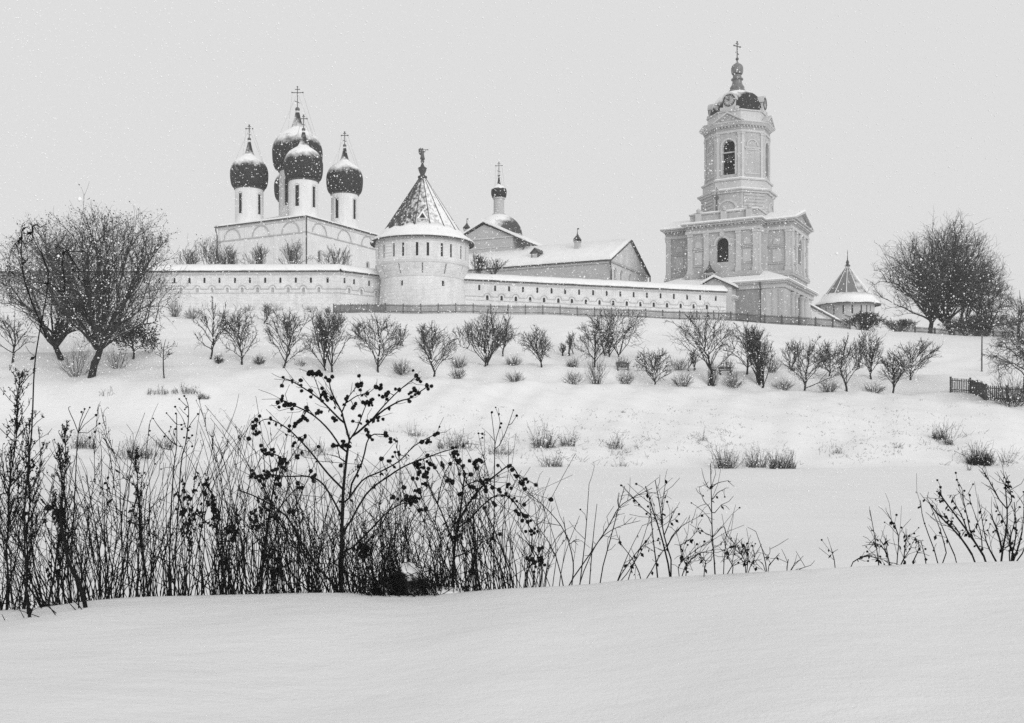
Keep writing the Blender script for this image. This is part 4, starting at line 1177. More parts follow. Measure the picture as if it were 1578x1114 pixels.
    mb = MB(); mb.box(x - 0.5, x + 0.5, y - 0.5, y + 0.5, zr - 0.5, zr + 1.1); mb.box(x - 0.7, x + 0.7, y - 0.7, y + 0.7, zr + 1.1, zr + 1.25); v = mb.build('roof_turret', M['trim'], t)
    mb = MB()
    for u in (-0.28, 0, 0.28): mb.box(x + u - 0.08, x + u + 0.08, y - 0.53, y - 0.505, zr + 0.2, zr + 0.9)
    mb.build('turret_opening', M['dark'], v)
    mb = MB(); mb.lathe([(0.95, zr + 1.3), (0.9, zr + 1.4), (0.45, zr + 1.9), (0.2, zr + 2.4), (0.05, zr + 2.6), (0.04, zr + 3.1)], 8, (x, y, 0)); mb.build('turret_cap', M['metal'], v)
bell_tower()

# ------------------------------------------------------------------ bare trees and bushes
def limb_path(p0, p1, rng, bend=0.12, n=5, sag=0.0):
    """curved path that leaves p0 steeply and ends at p1"""
    p0, p1 = np.asarray(p0, float), np.asarray(p1, float)
    d = p1 - p0
    L = np.linalg.norm(d)
    t = np.linspace(0, 1, n + 1)[:, None]
    off = rng.normal(size=3) * bend * L * 0.5
    up = np.array([0, 0, 1.0]) * sag * L
    P = p0 + d * t + (off + up) * (np.sin(PI * t))
    P[1:-1] += rng.normal(size=(n - 1, 3)) * L * bend * 0.12
    return P

def path_segs(P, r0, r1):
    n = len(P) - 1
    r = np.linspace(r0, r1, n + 1)
    return np.hstack([P[:-1], P[1:], r[:-1, None], r[1:, None]])

def grow_tree(H, W, seed, trunk_h=0.2, n1=7, n2=8, n3=6, n4=0, r=None, stems=1, up=0.55, low=0.18, lean=(0, 0), leaves=0, leaf=0.1, shape=1.0, fine=0.012, spread0=0.25, leader=True, tlean=0.0, elmin=-0.25):
    """limbs reach out to an uneven crown envelope, then branch twice or three times"""
    rng = np.random.default_rng(seed)
    R = W / 2
    r = r or 0.022 * H
    trunk, crown, tips = [], [], []
    env_c = np.array([lean[0], lean[1], H * (low + (1 - low) * 0.52)])
    rz = H * (1 - low) * 0.5
    lob = rng.uniform(0, 2 * PI, 4)
    def env(az, el):
        k = rng.uniform(0.48, 1.18) + 0.13 * math.sin(az * 2 + lob[0]) + 0.09 * math.sin(az * 3 + el * 2 + lob[1]) + 0.08 * math.sin(5 * el + lob[2])
        ce = math.cos(el)
        return env_c + k * np.array([R * ce * math.cos(az), R * ce * math.sin(az), rz * math.sin(el) * shape])
    tops = []
    for s in range(stems):
        b = np.array([0, 0, -0.3]) + (np.array([*(rng.normal(size=2) * 0.06 * H), 0]) if stems > 1 else 0)
        th = trunk_h * H * rng.uniform(0.85, 1.15)
        e = np.array([lean[0] * 0.35 + tlean, lean[1] * 0.35, th]) + np.array([*(rng.normal(size=2) * 0.025 * H), 0])
        if stems > 1: e[:2] += b[:2] * 2
        if stems == 1 and leader:
            top = env_c + np.array([rng.normal() * 0.12 * R, rng.normal() * 0.12 * R, rz * shape * 0.92])
            P = np.vstack([limb_path(b, e, rng, 0.05, 3), limb_path(e, top, rng, 0.10, 9)[1:]])
            trunk.append(path_segs(P[:4], r * 1.25, r)); trunk.append(path_segs(P[3:], r, fine * 1.2))
        else:
            P = limb_path(b, e, rng, 0.05, 4)
            trunk.append(path_segs(P, r * 1.25, r * 0.9))
        tops.append((P, e))
    def env_dist(p, d):
        """how far one can go from p along d before leaving the crown"""
        q = (p - env_c) / np.array([R, R, rz * shape]); v = d / np.array([R, R, rz * shape])
        A, B, C = v @ v, q @ v, q @ q - 1
        D = B * B - A * C
        return max(0.08 * H, (-B + math.sqrt(D)) / A) if D > 0 else 0.08 * H
    lims = []
    for i in range(n1):
        P, e = tops[i % stems]
        az = 2 * PI * (i * 0.618 + rng.uniform(-0.08, 0.08))
        el = rng.uniform(elmin, 1.45) if i else 1.4
        tgt = env(az, el)
        st = (P[-1] if rng.random() < 0.7 else P[-2] * 0.5 + P[-1] * 0.5).copy()
        if len(P) > 6:
            el = -0.35 + 1.5 * ((i + rng.random()) / n1) ** 1.2
            f = 3 + 5.5 * np.clip((i + rng.uniform(-1, 1)) / n1, 0, 1) ** 1.3 * 0.95
            a = int(f); st = P[a] + (P[a + 1] - P[a]) * (f - a)
            tgt = env(az, el + rng.normal() * 0.15)
        Q = limb_path(st, tgt, rng, 0.10, 6, sag=spread0 * (0.35 if el < 0.7 else 0.05))
        L = np.linalg.norm(tgt - st)
        rr = r * (0.62 if len(P) < 7 else 0.55 - 0.3 * i / n1) * rng.uniform(0.7, 1.1)
        trunk.append(path_segs(Q, rr, max(fine * 1.3, rr * 0.22)))
        lims.append((Q, rr, L))
    def fork(Q, k, lo, up_w, out_w, wander, len_f, r0, r1, nseg, sink, keep):
        L0 = np.linalg.norm(Q[-1] - Q[0])
        for j in range(k):
            t = lo + (1 - lo) * (j + rng.random()) / k
            f = t * (len(Q) - 1); a = int(min(f, len(Q) - 1.001)); p = Q[a] + (Q[a + 1] - Q[a]) * (f - a)
            d = Q[a + 1] - Q[a]; d = d / (np.linalg.norm(d) + 1e-9)
            v = d * 0.6 + rng.normal(size=3) * wander + np.array([0, 0, up_w])
            o = p - env_c; o[2] = 0; o /= (np.linalg.norm(o) + 1e-6)
            v += o * out_w; v /= np.linalg.norm(v)
            L = min(len_f * rng.uniform(0.5, 1.35), env_dist(p, v) * rng.uniform(0.6, 1.55))
            S = limb_path(p, p + v * L, rng, 0.14, nseg, 0.06)
            sink.append(path_segs(S, r0, r1))
            keep.append(S)
    l2, l3, l4 = [], [], []
    for Q, rr, L in lims:
        fork(Q, n2, 0.22, up * 0.8, 0.25, 0.55, L * 0.55, max(fine * 1.6, rr * 0.38), fine, 4, crown, l2)
        l3.append(Q)
    for S in l2:
        fork(S, n3, 0.25, up * 0.7, 0.15, 0.6, np.linalg.norm(S[-1] - S[0]) * 0.6, fine * 1.05, fine * 0.6, 2, crown, l4)
    if n4:
        for S in list(l4):
            fork(S, n4, 0.2, up * 0.5, 0.1, 0.65, np.linalg.norm(S[-1] - S[0]) * 0.65, fine * 0.8, fine * 0.45, 2, crown, tips)
    T = np.concatenate(trunk); Cc = np.concatenate(crown)
    arr = seg_arrays(Cc)
    if leaves:
        pool = np.array([s[-1] for s in (tips or l4)])
        pick = pool[rng.integers(0, len(pool), leaves)] + rng.normal(size=(leaves, 3)) * leaf * 1.2
        arr = cat_arrays(arr, leaf_arrays(pick, leaf, rng))
    return seg_arrays(T, 6), arr

def put_tree(name, label, cat, group, base, H, W, seed, rz=0.0, mats=('bark', 'twig'), **kw):
    t = thing(name, label, cat, base, rz, group)
    tr, cr = grow_tree(H, W, seed, **kw)
    link('trunk', np_mesh('trunk', *tr), M[mats[0]], t)
    link('crown', np_mesh('crown', *cr), M[mats[1]], t)
    return t

ORD = ['first', 'second', 'third', 'fourth', 'fifth', 'sixth', 'seventh', 'eighth', 'ninth', 'tenth', 'eleventh', 'twelfth', 'thirteenth', 'fourteenth', 'fifteenth', 'sixteenth', 'seventeenth', 'eighteenth', 'nineteenth', 'twentieth', 'twenty-first', 'twenty-second']
# orchard trees on the terraced slope: px, foot row, top row, width px, habit, look
orchard = [
    (322, 553, 468, 54, 'open', 'slender open bare tree'), (373, 562, 470, 62, 'full', 'bushy bare fruit tree'), (434, 567, 476, 72, 'low', 'low forked bare fruit tree'),
    (507, 571, 486, 60, 'vase', 'dense round bare fruit tree'), (583, 575, 482, 76, 'full', 'broad bare fruit tree with central leader'), (667, 581, 500, 64, 'full', 'twiggy bare fruit tree'),
    (748, 563, 486, 70, 'vase', 'dense multi-stemmed bare tree'), (775, 549, 488, 52, 'open', 'thin bare tree leaning out from behind the dense one'), (834, 565, 508, 58, 'full', 'small round-headed bare tree'),
    (916, 566, 496, 60, 'full', 'ragged bare tree with dense middle'), (948, 551, 480, 88, 'vase2', 'wide fan-shaped bare tree'), (1007, 593, 540, 52, 'low', 'short spreading bare tree'),
    (1090, 594, 485, 96, 'fan', 'tall fan-crowned bare tree with shoots round its trunk'), (1150, 576, 505, 62, 'open', 'open bare tree with curved side limb'), (1167, 598, 512, 52, 'vase', 'upright narrow bare tree'),
    (1239, 602, 525, 80, 'low', 'wide bare fruit tree with trunk forked at the snow'), (1278, 580, 530, 54, 'full', 'small dark bare tree half hidden by a wider one'), (1305, 603, 522, 40, 'open', 'slim bare tree with hanging lower twigs'),
    (1343, 584, 514, 42, 'full', 'small bare tree with dark knot of twigs'), (1376, 606, 546, 48, 'full', 'leaning bare tree with short trunk'), (1402, 586, 525, 70, 'low', 'wide airy bare tree at the right end')]
HAB = {
    'open': dict(trunk_h=0.12, n1=12, n2=7, n3=4, up=0.5, low=0.0), 'full': dict(trunk_h=0.09, n1=16, n2=8, n3=5, up=0.5, low=0.0),
    'low': dict(trunk_h=0.05, n1=15, n2=8, n3=5, up=0.45, low=-0.02), 'vase': dict(trunk_h=0.05, n1=20, n2=8, n3=5, up=0.7, low=0.0, stems=2),
    'vase2': dict(trunk_h=0.04, n1=18, n2=8, n3=4, up=0.5, low=0.0, stems=3), 'fan': dict(trunk_h=0.2, n1=18, n2=8, n3=4, up=0.55, low=0.15)}
for i, (px, py, top, w, hab, look) in enumerate(orchard):
    b = on_slope(px, py)
    s = b.y / FPX
    put_tree('orchard_tree', look + ', ' + ORD[i] + ' from left on the slope', 'tree', 'bare orchard trees on the snowy slope', b, (py - top) * 1.04 * s, w * 1.12 * s, 100 + i, lean=(random.Random(i).uniform(-0.55, 0.55), 0), fine=0.0135, r=0.042 + 0.0005 * (py - top), **HAB[hab])
# shoots round the foot of the fan-crowned tree and of the ragged one
back = [  # smaller trees further up the slope
    (412, 500, 470, 30, 'small bare bush tree above the third orchard tree'), (445, 520, 482, 34, 'small bare tree peeping over the third orchard tree'), (522, 515, 484, 30, 'thin bush above the dense fourth orchard tree'), (553, 523, 497, 32, 'grey bush between fourth and fifth orchard trees'),
    (615, 535, 503, 32, 'bare bush right of the fifth orchard tree'), (652, 528, 500, 30, 'grey bush behind the sixth orchard tree'), (714, 535, 497, 36, 'pale bush left of the dense multi-stemmed tree'), (880, 546, 514, 22, 'narrow upright bush between two orchard trees'),
    (866, 549, 530, 14, 'tiny bush beside the narrow upright one'), (1070, 572, 540, 24, 'small bush left of the fan-crowned tree'), (1222, 570, 528, 40, 'dark bush behind the widest right-hand fruit tree'), (1325, 565, 520, 26, 'upright thin bush behind the slim right-hand tree')]
for i, (px, py, top, w, lab) in enumerate(back):
    b = on_slope(px, py)
    s = b.y / FPX
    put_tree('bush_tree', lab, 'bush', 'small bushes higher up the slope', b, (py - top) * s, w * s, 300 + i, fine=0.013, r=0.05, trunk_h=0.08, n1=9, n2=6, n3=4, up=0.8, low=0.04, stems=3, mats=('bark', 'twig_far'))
young = [(254, 583, 520, 34, 'lone young sapling on the snow right of the big leafy tree'), (18, 560, 478, 70, 'bare young tree at the left edge of the picture'), (205, 553, 498, 74, 'small leafy tree right of the thick leaning trunk')]
for i, (px, py, top, w, lab) in enumerate(young):
    b = on_slope(px, py)
    s = b.y / FPX
    kw = dict(trunk_h=0.35, n1=7, n2=4, n3=2, up=0.5, low=0.2) if i == 0 else dict(trunk_h=0.22, n1=10, n2=7, n3=5, up=0.4, low=0.08)
    if i == 2: kw.update(leaves=2600, leaf=0.2, n3=6, n1=12)
    put_tree('young_tree', lab, 'tree', 'young trees', b, (py - top) * s, w * s, 340 + i, fine=0.014, r=0.05 if i == 0 else 0.09, **kw)

def bush(label, px, py, w, h, seed, group='low round bushes in the snow', n=150, y=None, mat='twig', name='low_bush', rr=0.0105):
    b = on_slope(px, py) if y is None else Vector(((px - PX0) / FPX * y, y, gz((px - PX0) / FPX * y, y)))
    s = b.y / FPX
    rng = np.random.default_rng(seed)
    W, Hh = w * s / 2, h * s
    segs = []
    for k in range(n):
        az = rng.uniform(0, 2 * PI); q = math.sqrt(rng.random())
        e = np.array([W * q * math.cos(az), W * q * math.sin(az), Hh * rng.uniform(0.35, 1.25) * (1 - 0.5 * q * q)])
        st = np.array([*(e[:2] * 0.25 + rng.normal(size=2) * 0.06), -0.15])
        P = limb_path(st, e, rng, 0.12, 3, 0.06)
        segs.append(path_segs(P, rr, rr * 0.5))
        for j in range(2):
            a = P[2] * (0.7 - 0.3 * j) + P[1] * (0.3 + 0.3 * j)
            segs.append(path_segs(limb_path(a, a + (e - st) * 0.35 + rng.normal(size=3) * 0.16 * np.array([W, W, Hh]), rng, 0.1, 2), rr * 0.7, rr * 0.4))
    o = link(name, np_mesh(name, *seg_arrays(np.concatenate(segs))), M[mat], None, b)
    tag(o, label, 'bush', group)
    return o
low = [(792, 563, 32, 16), (795, 588, 38, 17), (705, 583, 32, 18), (708, 565, 32, 15), (883, 591, 40, 20), (883, 567, 26, 16), (963, 592, 36, 22), (1045, 571, 38, 20), (1052, 595, 40, 24), (1130, 598, 40, 26), (1120, 573, 30, 20),
       (1207, 600, 42, 18), (1277, 604, 40, 22), (1347, 605, 40, 18), (338, 559, 18, 14), (400, 561, 24, 14), (464, 563, 22, 10), (620, 576, 34, 24), (920, 591, 42, 48), (1098, 594, 22, 42), (1190, 573, 34, 24)]
lowlab = ['round dark bush above the left of two stacked bushes', 'wide low bush right under another round one', 'flat-topped bush by the sixth orchard tree', 'thin bush behind the sixth orchard tree', 'spreading low bush left of the thick shooting clump',
          'small bush uphill of a spreading low one', 'low bush just below the bench with a bush', 'dark round bush left of the fan-crowned tree', 'spiky bush downhill of the dark round one', 'spiky round bush between fan-crowned and upright trees', 'grey bush over the second bench',
          'straggling low bush left of the wide forked tree', 'spiky low bush right of the wide forked tree', 'low bush left of the leaning short-trunked tree', 'tiny round bush right of the slender first tree', 'small bush between second and third orchard trees', 'faint tuft-like bush right of the third orchard tree',
          'pale tangled bush right of the fifth orchard tree', 'tall thick clump of shoots below the ragged tree', 'tuft of shoots round the trunk of the fan-crowned tree', 'dark low bush behind the upright narrow tree']
for i, (px, py, w, h) in enumerate(low):
    bush(lowlab[i], px, py, w, h, 400 + i, n=75 if i != 16 else 30)
wallb = [(270, 488, 24, 26, 'rounded grey bush nearest the big leafy tree under the wall'), (296, 491, 30, 18, 'spreading bush second from the left under the wall'), (385, 478, 22, 10, 'faint bush at the wall foot above the second orchard tree'), (425, 478, 34, 11, 'sparse twigs at the wall foot left of the board fence'), (480, 480, 24, 12, 'small bush at the wall foot above the dense fourth tree'), (505, 480, 14, 9, 'tiny bush right at the start of the board fence')]
for i, (px, py, w, h, lab) in enumerate(wallb):
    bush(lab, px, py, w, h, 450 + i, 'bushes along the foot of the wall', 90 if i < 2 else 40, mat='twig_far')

def big_trees():
    b = on_slope(140, 580)
    s = b.y / FPX
    g = 'big leafy trees on the left'
    put_tree('big_tree', 'big leaning tree with thick trunk and withered leaves on the left', 'tree', g, b, 236 * s, 258 * s, 21, elmin=-0.75, trunk_h=0.17, n1=22, n2=9, n3=6, n4=3, r=0.27, fine=0.0135, up=0.8, low=0.05, lean=(0.9, 0), leaves=5200, leaf=0.14, leader=False, tlean=0.75, mats=('bark', 'leaf'))
    b = on_slope(95, 553)
    s = b.y / FPX
    put_tree('big_tree', 'second big leafy tree, its forked trunk left of the leaning one', 'tree', g, b, 186 * s, 176 * s, 22, elmin=-0.7, leader=False, trunk_h=0.12, n1=18, n2=9, n3=6, n4=3, r=0.24, fine=0.0135, up=0.6, low=0.06, lean=(-0.8, 0), leaves=5000, leaf=0.15, mats=('bark', 'leaf'))
    bush('fan of thin shoots at the foot of the leaning trunk', 118, 578, 70, 45, 470, 'shoots under the big trees', 60)
    bush('thin stems right of the leaning trunk', 180, 568, 46, 34, 471, 'shoots under the big trees', 40)
big_trees()

def plateau_trees():
    def P(px, py, Y): 
        x = (px - PX0) / FPX * Y
        return Vector((x, Y, zat(py, Y)))
    g = 'trees on the hilltop at the right'
    Y = 126
    s = Y / FPX
    put_tree('hilltop_tree', 'large round-crowned bare tree on the hilltop at the right', 'tree', g, P(1432, 516, Y), 156 * s, 178 * s, 31, trunk_h=0.13, n1=22, n2=9, n3=7, n4=2, r=0.28, fine=0.018, up=0.6, low=0.03, elmin=-0.5, lean=(1.0, 0), leader=False)
    put_tree('hilltop_tree', 'big bare tree whose crown merges with the large round one', 'tree', g, P(1470, 518, Y + 2), 160 * s, 165 * s, 32, trunk_h=0.12, n1=20, n2=9, n3=7, n4=2, r=0.28, fine=0.018, up=0.6, low=0.03, elmin=-0.5, lean=(-0.8, 0), leader=False)
    put_tree('hilltop_tree', 'dark lower tree at the right flank of the hilltop pair', 'tree', g, P(1508, 520, Y + 3), 112 * s, 90 * s, 33, trunk_h=0.1, n1=16, n2=10, n3=8, n4=2, r=0.2, fine=0.022, up=0.5, low=0.04, stems=3)
    put_tree('hilltop_tree', 'bare tree cut by the right edge of the picture', 'tree', g, P(1570, 520, Y + 6), 78 * s, 75 * s, 34, trunk_h=0.2, n1=13, n2=8, n3=6, r=0.16, fine=0.018, up=0.4, low=0.08, mats=('bark', 'twig_far'))
    put_tree('hilltop_bush', 'dense dark dome-shaped bush in front of the far tower', 'bush', g, P(1332, 512, Y), 28 * s, 62 * s, 35, trunk_h=0.05, n1=30, n2=12, n3=8, r=0.05, fine=0.02, up=0.5, low=0.0, stems=6)
    put_tree('hilltop_bush', 'low scrub between the dome bush and the big tree', 'bush', g, P(1385, 515, Y), 22 * s, 70 * s, 36, trunk_h=0.05, n1=20, n2=8, n3=6, r=0.04, fine=0.018, up=0.5, low=0.0, stems=6)
    put_tree('hilltop_bush', 'dark scrub under the big hilltop trees', 'bush', g, P(1510, 521, Y - 1), 34 * s, 120 * s, 37, trunk_h=0.05, n1=34, n2=12, n3=8, r=0.05, fine=0.02, up=0.45, low=0.0, stems=8)
    # behind the wall
    g = 'trees rising behind the fortress wall'
    for i, (px, top, w, Y, lab) in enumerate([(330, 372, 62, 142, 'roundest bush tree behind the wall, left of the cathedral'), (292, 388, 36, 141, 'thin trees behind the wall near the big leafy tree'), (352, 385, 40, 143, 'bush tree at the left corner of the cathedral'), (398, 384, 48, 146, 'bush tree before the middle of the cathedral wall'), (455, 378, 48, 147, 'bush tree before the cathedral corner'), (518, 386, 58, 148, 'wide bush tree before the right cathedral wall'),
                                              (735, 396, 30, 139, 'bush just right of the round tower behind the wall'), (762, 404, 56, 141, 'low bush against the refectory wall')]):
        s = Y / FPX
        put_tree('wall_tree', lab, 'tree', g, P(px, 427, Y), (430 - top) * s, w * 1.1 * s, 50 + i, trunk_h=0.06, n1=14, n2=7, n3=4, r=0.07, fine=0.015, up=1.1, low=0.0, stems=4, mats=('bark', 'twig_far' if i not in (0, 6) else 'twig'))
    # the tree and scrub at the lower right
    Y = 79
    b = on_slope(1578, 606)
    s = Y / FPX
    put_tree('edge_tree', 'drooping bare tree at the lower right edge behind the fence', 'tree', None, b, 112 * s, 110 * s, 60, trunk_h=0.2, n1=18, n2=9, n3=8, n4=2, r=0.12, fine=0.013, up=-0.15, low=0.0)
    bush('dark tangled scrub behind the lower right fence', 1558, 624, 100, 50, 480, None, 150)
plateau_trees()

# ------------------------------------------------------------------ fences, pole, benches
def fence_run(name, label, pts, h, spacing, kind):
    """pts: world xy; posts each a part, pickets of a bay joined into one panel"""
    path = [Vector((x, y, 0)) for x, y in pts]
    Ls = [(path[i + 1] - path[i]).length for i in range(len(path) - 1)]
    tot = sum(Ls)
    n = max(1, round(tot / spacing))
    def at_s(s):
        for i, L in enumerate(Ls):
            if s <= L or i == len(Ls) - 1: return path[i].lerp(path[i + 1], min(1, s / L))
            s -= L
    o = at_s(0)
    z0 = gz(o.x, o.y)
    t = thing(name, label, 'fence', (o.x, o.y, z0))
    prev = None
    mat = M['iron'] if kind == 'iron' else M['wood']
    for k in range(n + 1):
        p = at_s(tot * k / n)
        q = Vector((p.x, p.y, gz(p.x, p.y))) - Vector((o.x, o.y, z0))
        mb = MB(); mb.box(q.x - 0.06, q.x + 0.06, q.y - 0.06, q.y + 0.06, q.z - 0.4, q.z + h + 0.12); mb.build('post', mat, t)
        if prev is not None:
            d = q - prev; L = d.length
            mb = MB()
            m = int(L / (0.135 if kind == 'iron' else 0.14))
            for j in range(1, m):
                c = prev.lerp(q, j / m)
                w = 0.033 if kind == 'iron' else 0.06
                top = h + (0.0 if kind == 'iron' else 0.03 * ((j * 7) % 5 - 2))
                mb.box(c.x - w, c.x + w, c.y - 0.02, c.y + 0.02, c.z - 0.15, c.z + top)
            tag(mb.build('picket_panel', mat, t), kind='stuff')
            for zz in (0.22, h - 0.18):
                mr = MB(); mr.tube([prev + Vector((0, 0.04, zz)), q + Vector((0, 0.04, zz))], 0.035, 4); mr.build('rail', mat, t)
        prev = q
def wpt(px, Y): return ((px - PX0) / FPX * Y, Y)
fence_run('board_fence', 'weathered close-boarded fence at the foot of the round tower', [wpt(514, 120.8), wpt(592, 121.5)], 1.05, 2.2, 'wood')
fence_run('iron_fence', 'long dark picket fence along the hilltop below the wall', [wpt(594, 121.5), wpt(800, 122.3), wpt(1060, 124.0), wpt(1250, 124.5), wpt(1310, 121.5)], 1.12, 2.15, 'iron')
fence_run('garden_fence', 'dark garden fence stepping down at the lower right', [wpt(1465, 79.5), wpt(1500, 79.2), wpt(1520, 75.0), wpt(1620, 73.5)], 1.15, 1.6, 'iron')
fence_run('hilltop_fence', 'low post fence under the big hilltop trees', [wpt(1380, 123), wpt(1620, 124)], 0.8, 2.6, 'iron')

def pole():
    b = on_slope(1513, 572)
    h = 54 * b.y / FPX
    o = MB().tube([(0, 0, -0.4), (0, 0, h * 0.5), (0.02, 0, h)], [0.075, 0.07, 0.06], 8).tube([(0, 0, h), (0, 0, h + 0.06)], [0.09, 0.09], 8).build('pole', M['wood'], None, False, b)
    tag(o, 'thin bare wooden pole standing on the slope at the right', 'pole')
pole()

def bench(px, py, label):
    b = on_slope(px, py)
    s = b.y / FPX
    W = 10 * s
    t = thing('bench', label, 'bench', b, 0, 'benches in the orchard')
    MB().box(-W, W, -0.2, 0.22, 0.34, 0.40).build('seat', M['wood'], t)
    for x in (-W * 0.8, W * 0.8): MB().box(x - 0.05, x + 0.05, -0.2, 0.22, -0.2, 0.34).build('leg', M['wood'], t)
    MB().box(-W, W, 0.24, 0.29, 0.5, 0.72).build('backrest', M['wood'], t)
    for x in (-W * 0.85, W * 0.85): MB().box(x - 0.04, x + 0.04, 0.18, 0.24, 0.3, 0.72).build('back_post', M['wood'], t)
    return b
b = bench(960, 570, 'small bench buried in snow under the wide fan-shaped tree')
bush('spiky bush growing just behind the snowed-in bench', 960, 566, 26, 16, 490, 'low round bushes in the snow', 80)
bench(1118, 577, 'snowed-in bench right of the fan-crowned tree')

# ------------------------------------------------------------------ dry grass and weeds on the far bank
def tuft(label, px, py, w, h, seed, n=60, mat='tuft', name='grass_tuft', y0=58.0):
    b = on_slope(px, py, y0, 121)
    s = b.y / FPX
    rng = np.random.default_rng(seed)
    W, Hh = w * s / 2, h * s
    segs = []
    for k in range(n):
        st = np.array([rng.uniform(-W, W) * 0.8, rng.uniform(-W, W) * 0.5, -0.08])
        hh = Hh * rng.uniform(0.25, 1.0) * (1 - 0.65 * (st[0] / (W * 0.8)) ** 2) * (1.0 + 0.3 * math.sin(st[0] * 9 + seed))
        e = st + np.array([(rng.normal() * 0.28 + 0.35 * st[0] / W) * hh, rng.normal() * 0.15 * hh, hh])
        P = limb_path(st, e, rng, 0.15, 3)
        segs.append(path_segs(P, 0.010, 0.006))
        for j in range(rng.integers(0, 4)):
            a = P[1 + j % 3]
            segs.append(path_segs(limb_path(a, a + np.array([rng.normal() * 0.25, rng.normal() * 0.2, 0.25 * rng.random()]) * hh * 0.7, rng, 0.1, 2), 0.009, 0.005))
    o = link(name, np_mesh(name, *seg_arrays(np.concatenate(segs))), M[mat], None, b)
    tag(o, label, 'grass', 'dry tufts on the far bank')
tufts = [(838, 690, 36, 42, 90, 'tall feathery weed clump left of centre on the bank'), (850, 719, 40, 26, 60, 'grass clump below the tall feathery one'), (876, 686, 26, 28, 50, 'seed-headed weeds right of the tall feathery clump'), (948, 690, 26, 28, 40, 'sparse stalks on the bank right of the clumps'), (955, 718, 30, 20, 16, 'few thin stalks at the ice edge'),
         (1084, 680, 8, 20, 8, 'single thin stalk high on the bank'), (1118, 722, 34, 44, 60, 'leftmost of the three dark weed clumps at the ice edge'), (1166, 720, 34, 38, 50, 'middle of the three dark weed clumps at the ice edge'), (1206, 722, 44, 34, 110, 'bushy umbrella-shaped weed clump at the ice edge'),
         (1290, 698, 20, 14, 18, 'small brown tuft right of the bushy weed clump'), (1447, 676, 24, 26, 50, 'upright tuft at the upper left of the right-hand weeds'), (1462, 684, 12, 34, 30, 'tall narrow tuft of the right-hand weeds'), (1508, 716, 38, 34, 170, 'densest dark weed clump at the right'), (1526, 712, 12, 28, 30, 'narrow weed beside the densest dark clump'),
         (1550, 712, 16, 40, 14, 'leaning stalks near the right edge of the bank'), (1493, 752, 8, 14, 8, 'tiny tuft out on the flat snow'), (700, 690, 60, 32, 90, 'pale weed strip behind the main burdock'), (770, 700, 40, 30, 40, 'pale stalks between burdocks on the bank'), (640, 672, 24, 22, 26, 'small tuft behind the burdock top'), (480, 700, 70, 26, 60, 'grey weeds behind the left thicket on the bank'),
         (210, 706, 70, 36, 90, 'grey weed mound behind the left stems'), (255, 690, 30, 26, 40, 'grey tuft right of the weed mound'), (165, 608, 26, 16, 16, 'few twigs poking from the snow at left'), (245, 606, 40, 14, 60, 'snow-flattened weeds left part'), (288, 606, 50, 16, 80, 'snow-flattened weeds middle part'), (314, 614, 20, 10, 70, 'snow-flattened weeds right end'), (130, 690, 40, 30, 80, 'grey stalks far behind the left edge stems'),
         (960, 635, 6, 8, 14, 'tiny dark speck of grass mid slope'), (1382, 690, 20, 8, 24, 'flat wisps of grass on the right bank')]
for i, (px, py, w, h, n, lab) in enumerate(tufts):
    tuft(lab, px, py, w, h, 500 + i, int(n * (1.5 if i not in (6, 7, 8, 10, 12) else 2.2)), 'weed' if i == 12 else 'twig' if i in (6, 7, 8, 10, 11, 13) else 'tuft')
def bank_stubble():
    """grass tips pricking through the snow of the bank"""
    rng = np.random.default_rng(9)
    segs = []
    for c in range(900):
        px = rng.choice([880, 960, 1020, 1060, 1120, 1280, 1330, 1380, 1430, 320, 700, 800]) + rng.normal() * 60
        py = rng.choice([640, 665, 690, 700]) + rng.normal() * 14
        if not 615 < py < 716: continue
        tall = 1.0
        if c % 3 == 0:      # ragged fringes round the tufts
            q0 = tufts[rng.integers(0, 21)]; px, py, tall = q0[0] + rng.normal() * 34, q0[1] + rng.normal() * 7, 2.6
            if not 615 < py < 719: continue
        b = on_slope(px, py, 60, 80)
        for k in range(rng.integers(1, 6)):
            q = np.array([b.x + rng.normal() * 0.25, b.y + rng.normal() * 0.15, 0]); q[2] = gz(q[0], q[1]) - 0.02
            segs.append(path_segs(np.array([q, q + np.array([rng.normal() * 0.08, rng.normal() * 0.05, rng.uniform(0.05, 0.16)]) * np.array([tall, tall, tall * rng.uniform(0.5, 1.2)])]), 0.011, 0.006))
    tag(link('grass_stubble', np_mesh('grass_stubble', *seg_arrays(np.concatenate(segs))), M['tuft']), 'scattered grass tips pricking through the snow of the bank', 'grass', None, 'stuff')
bank_stubble()

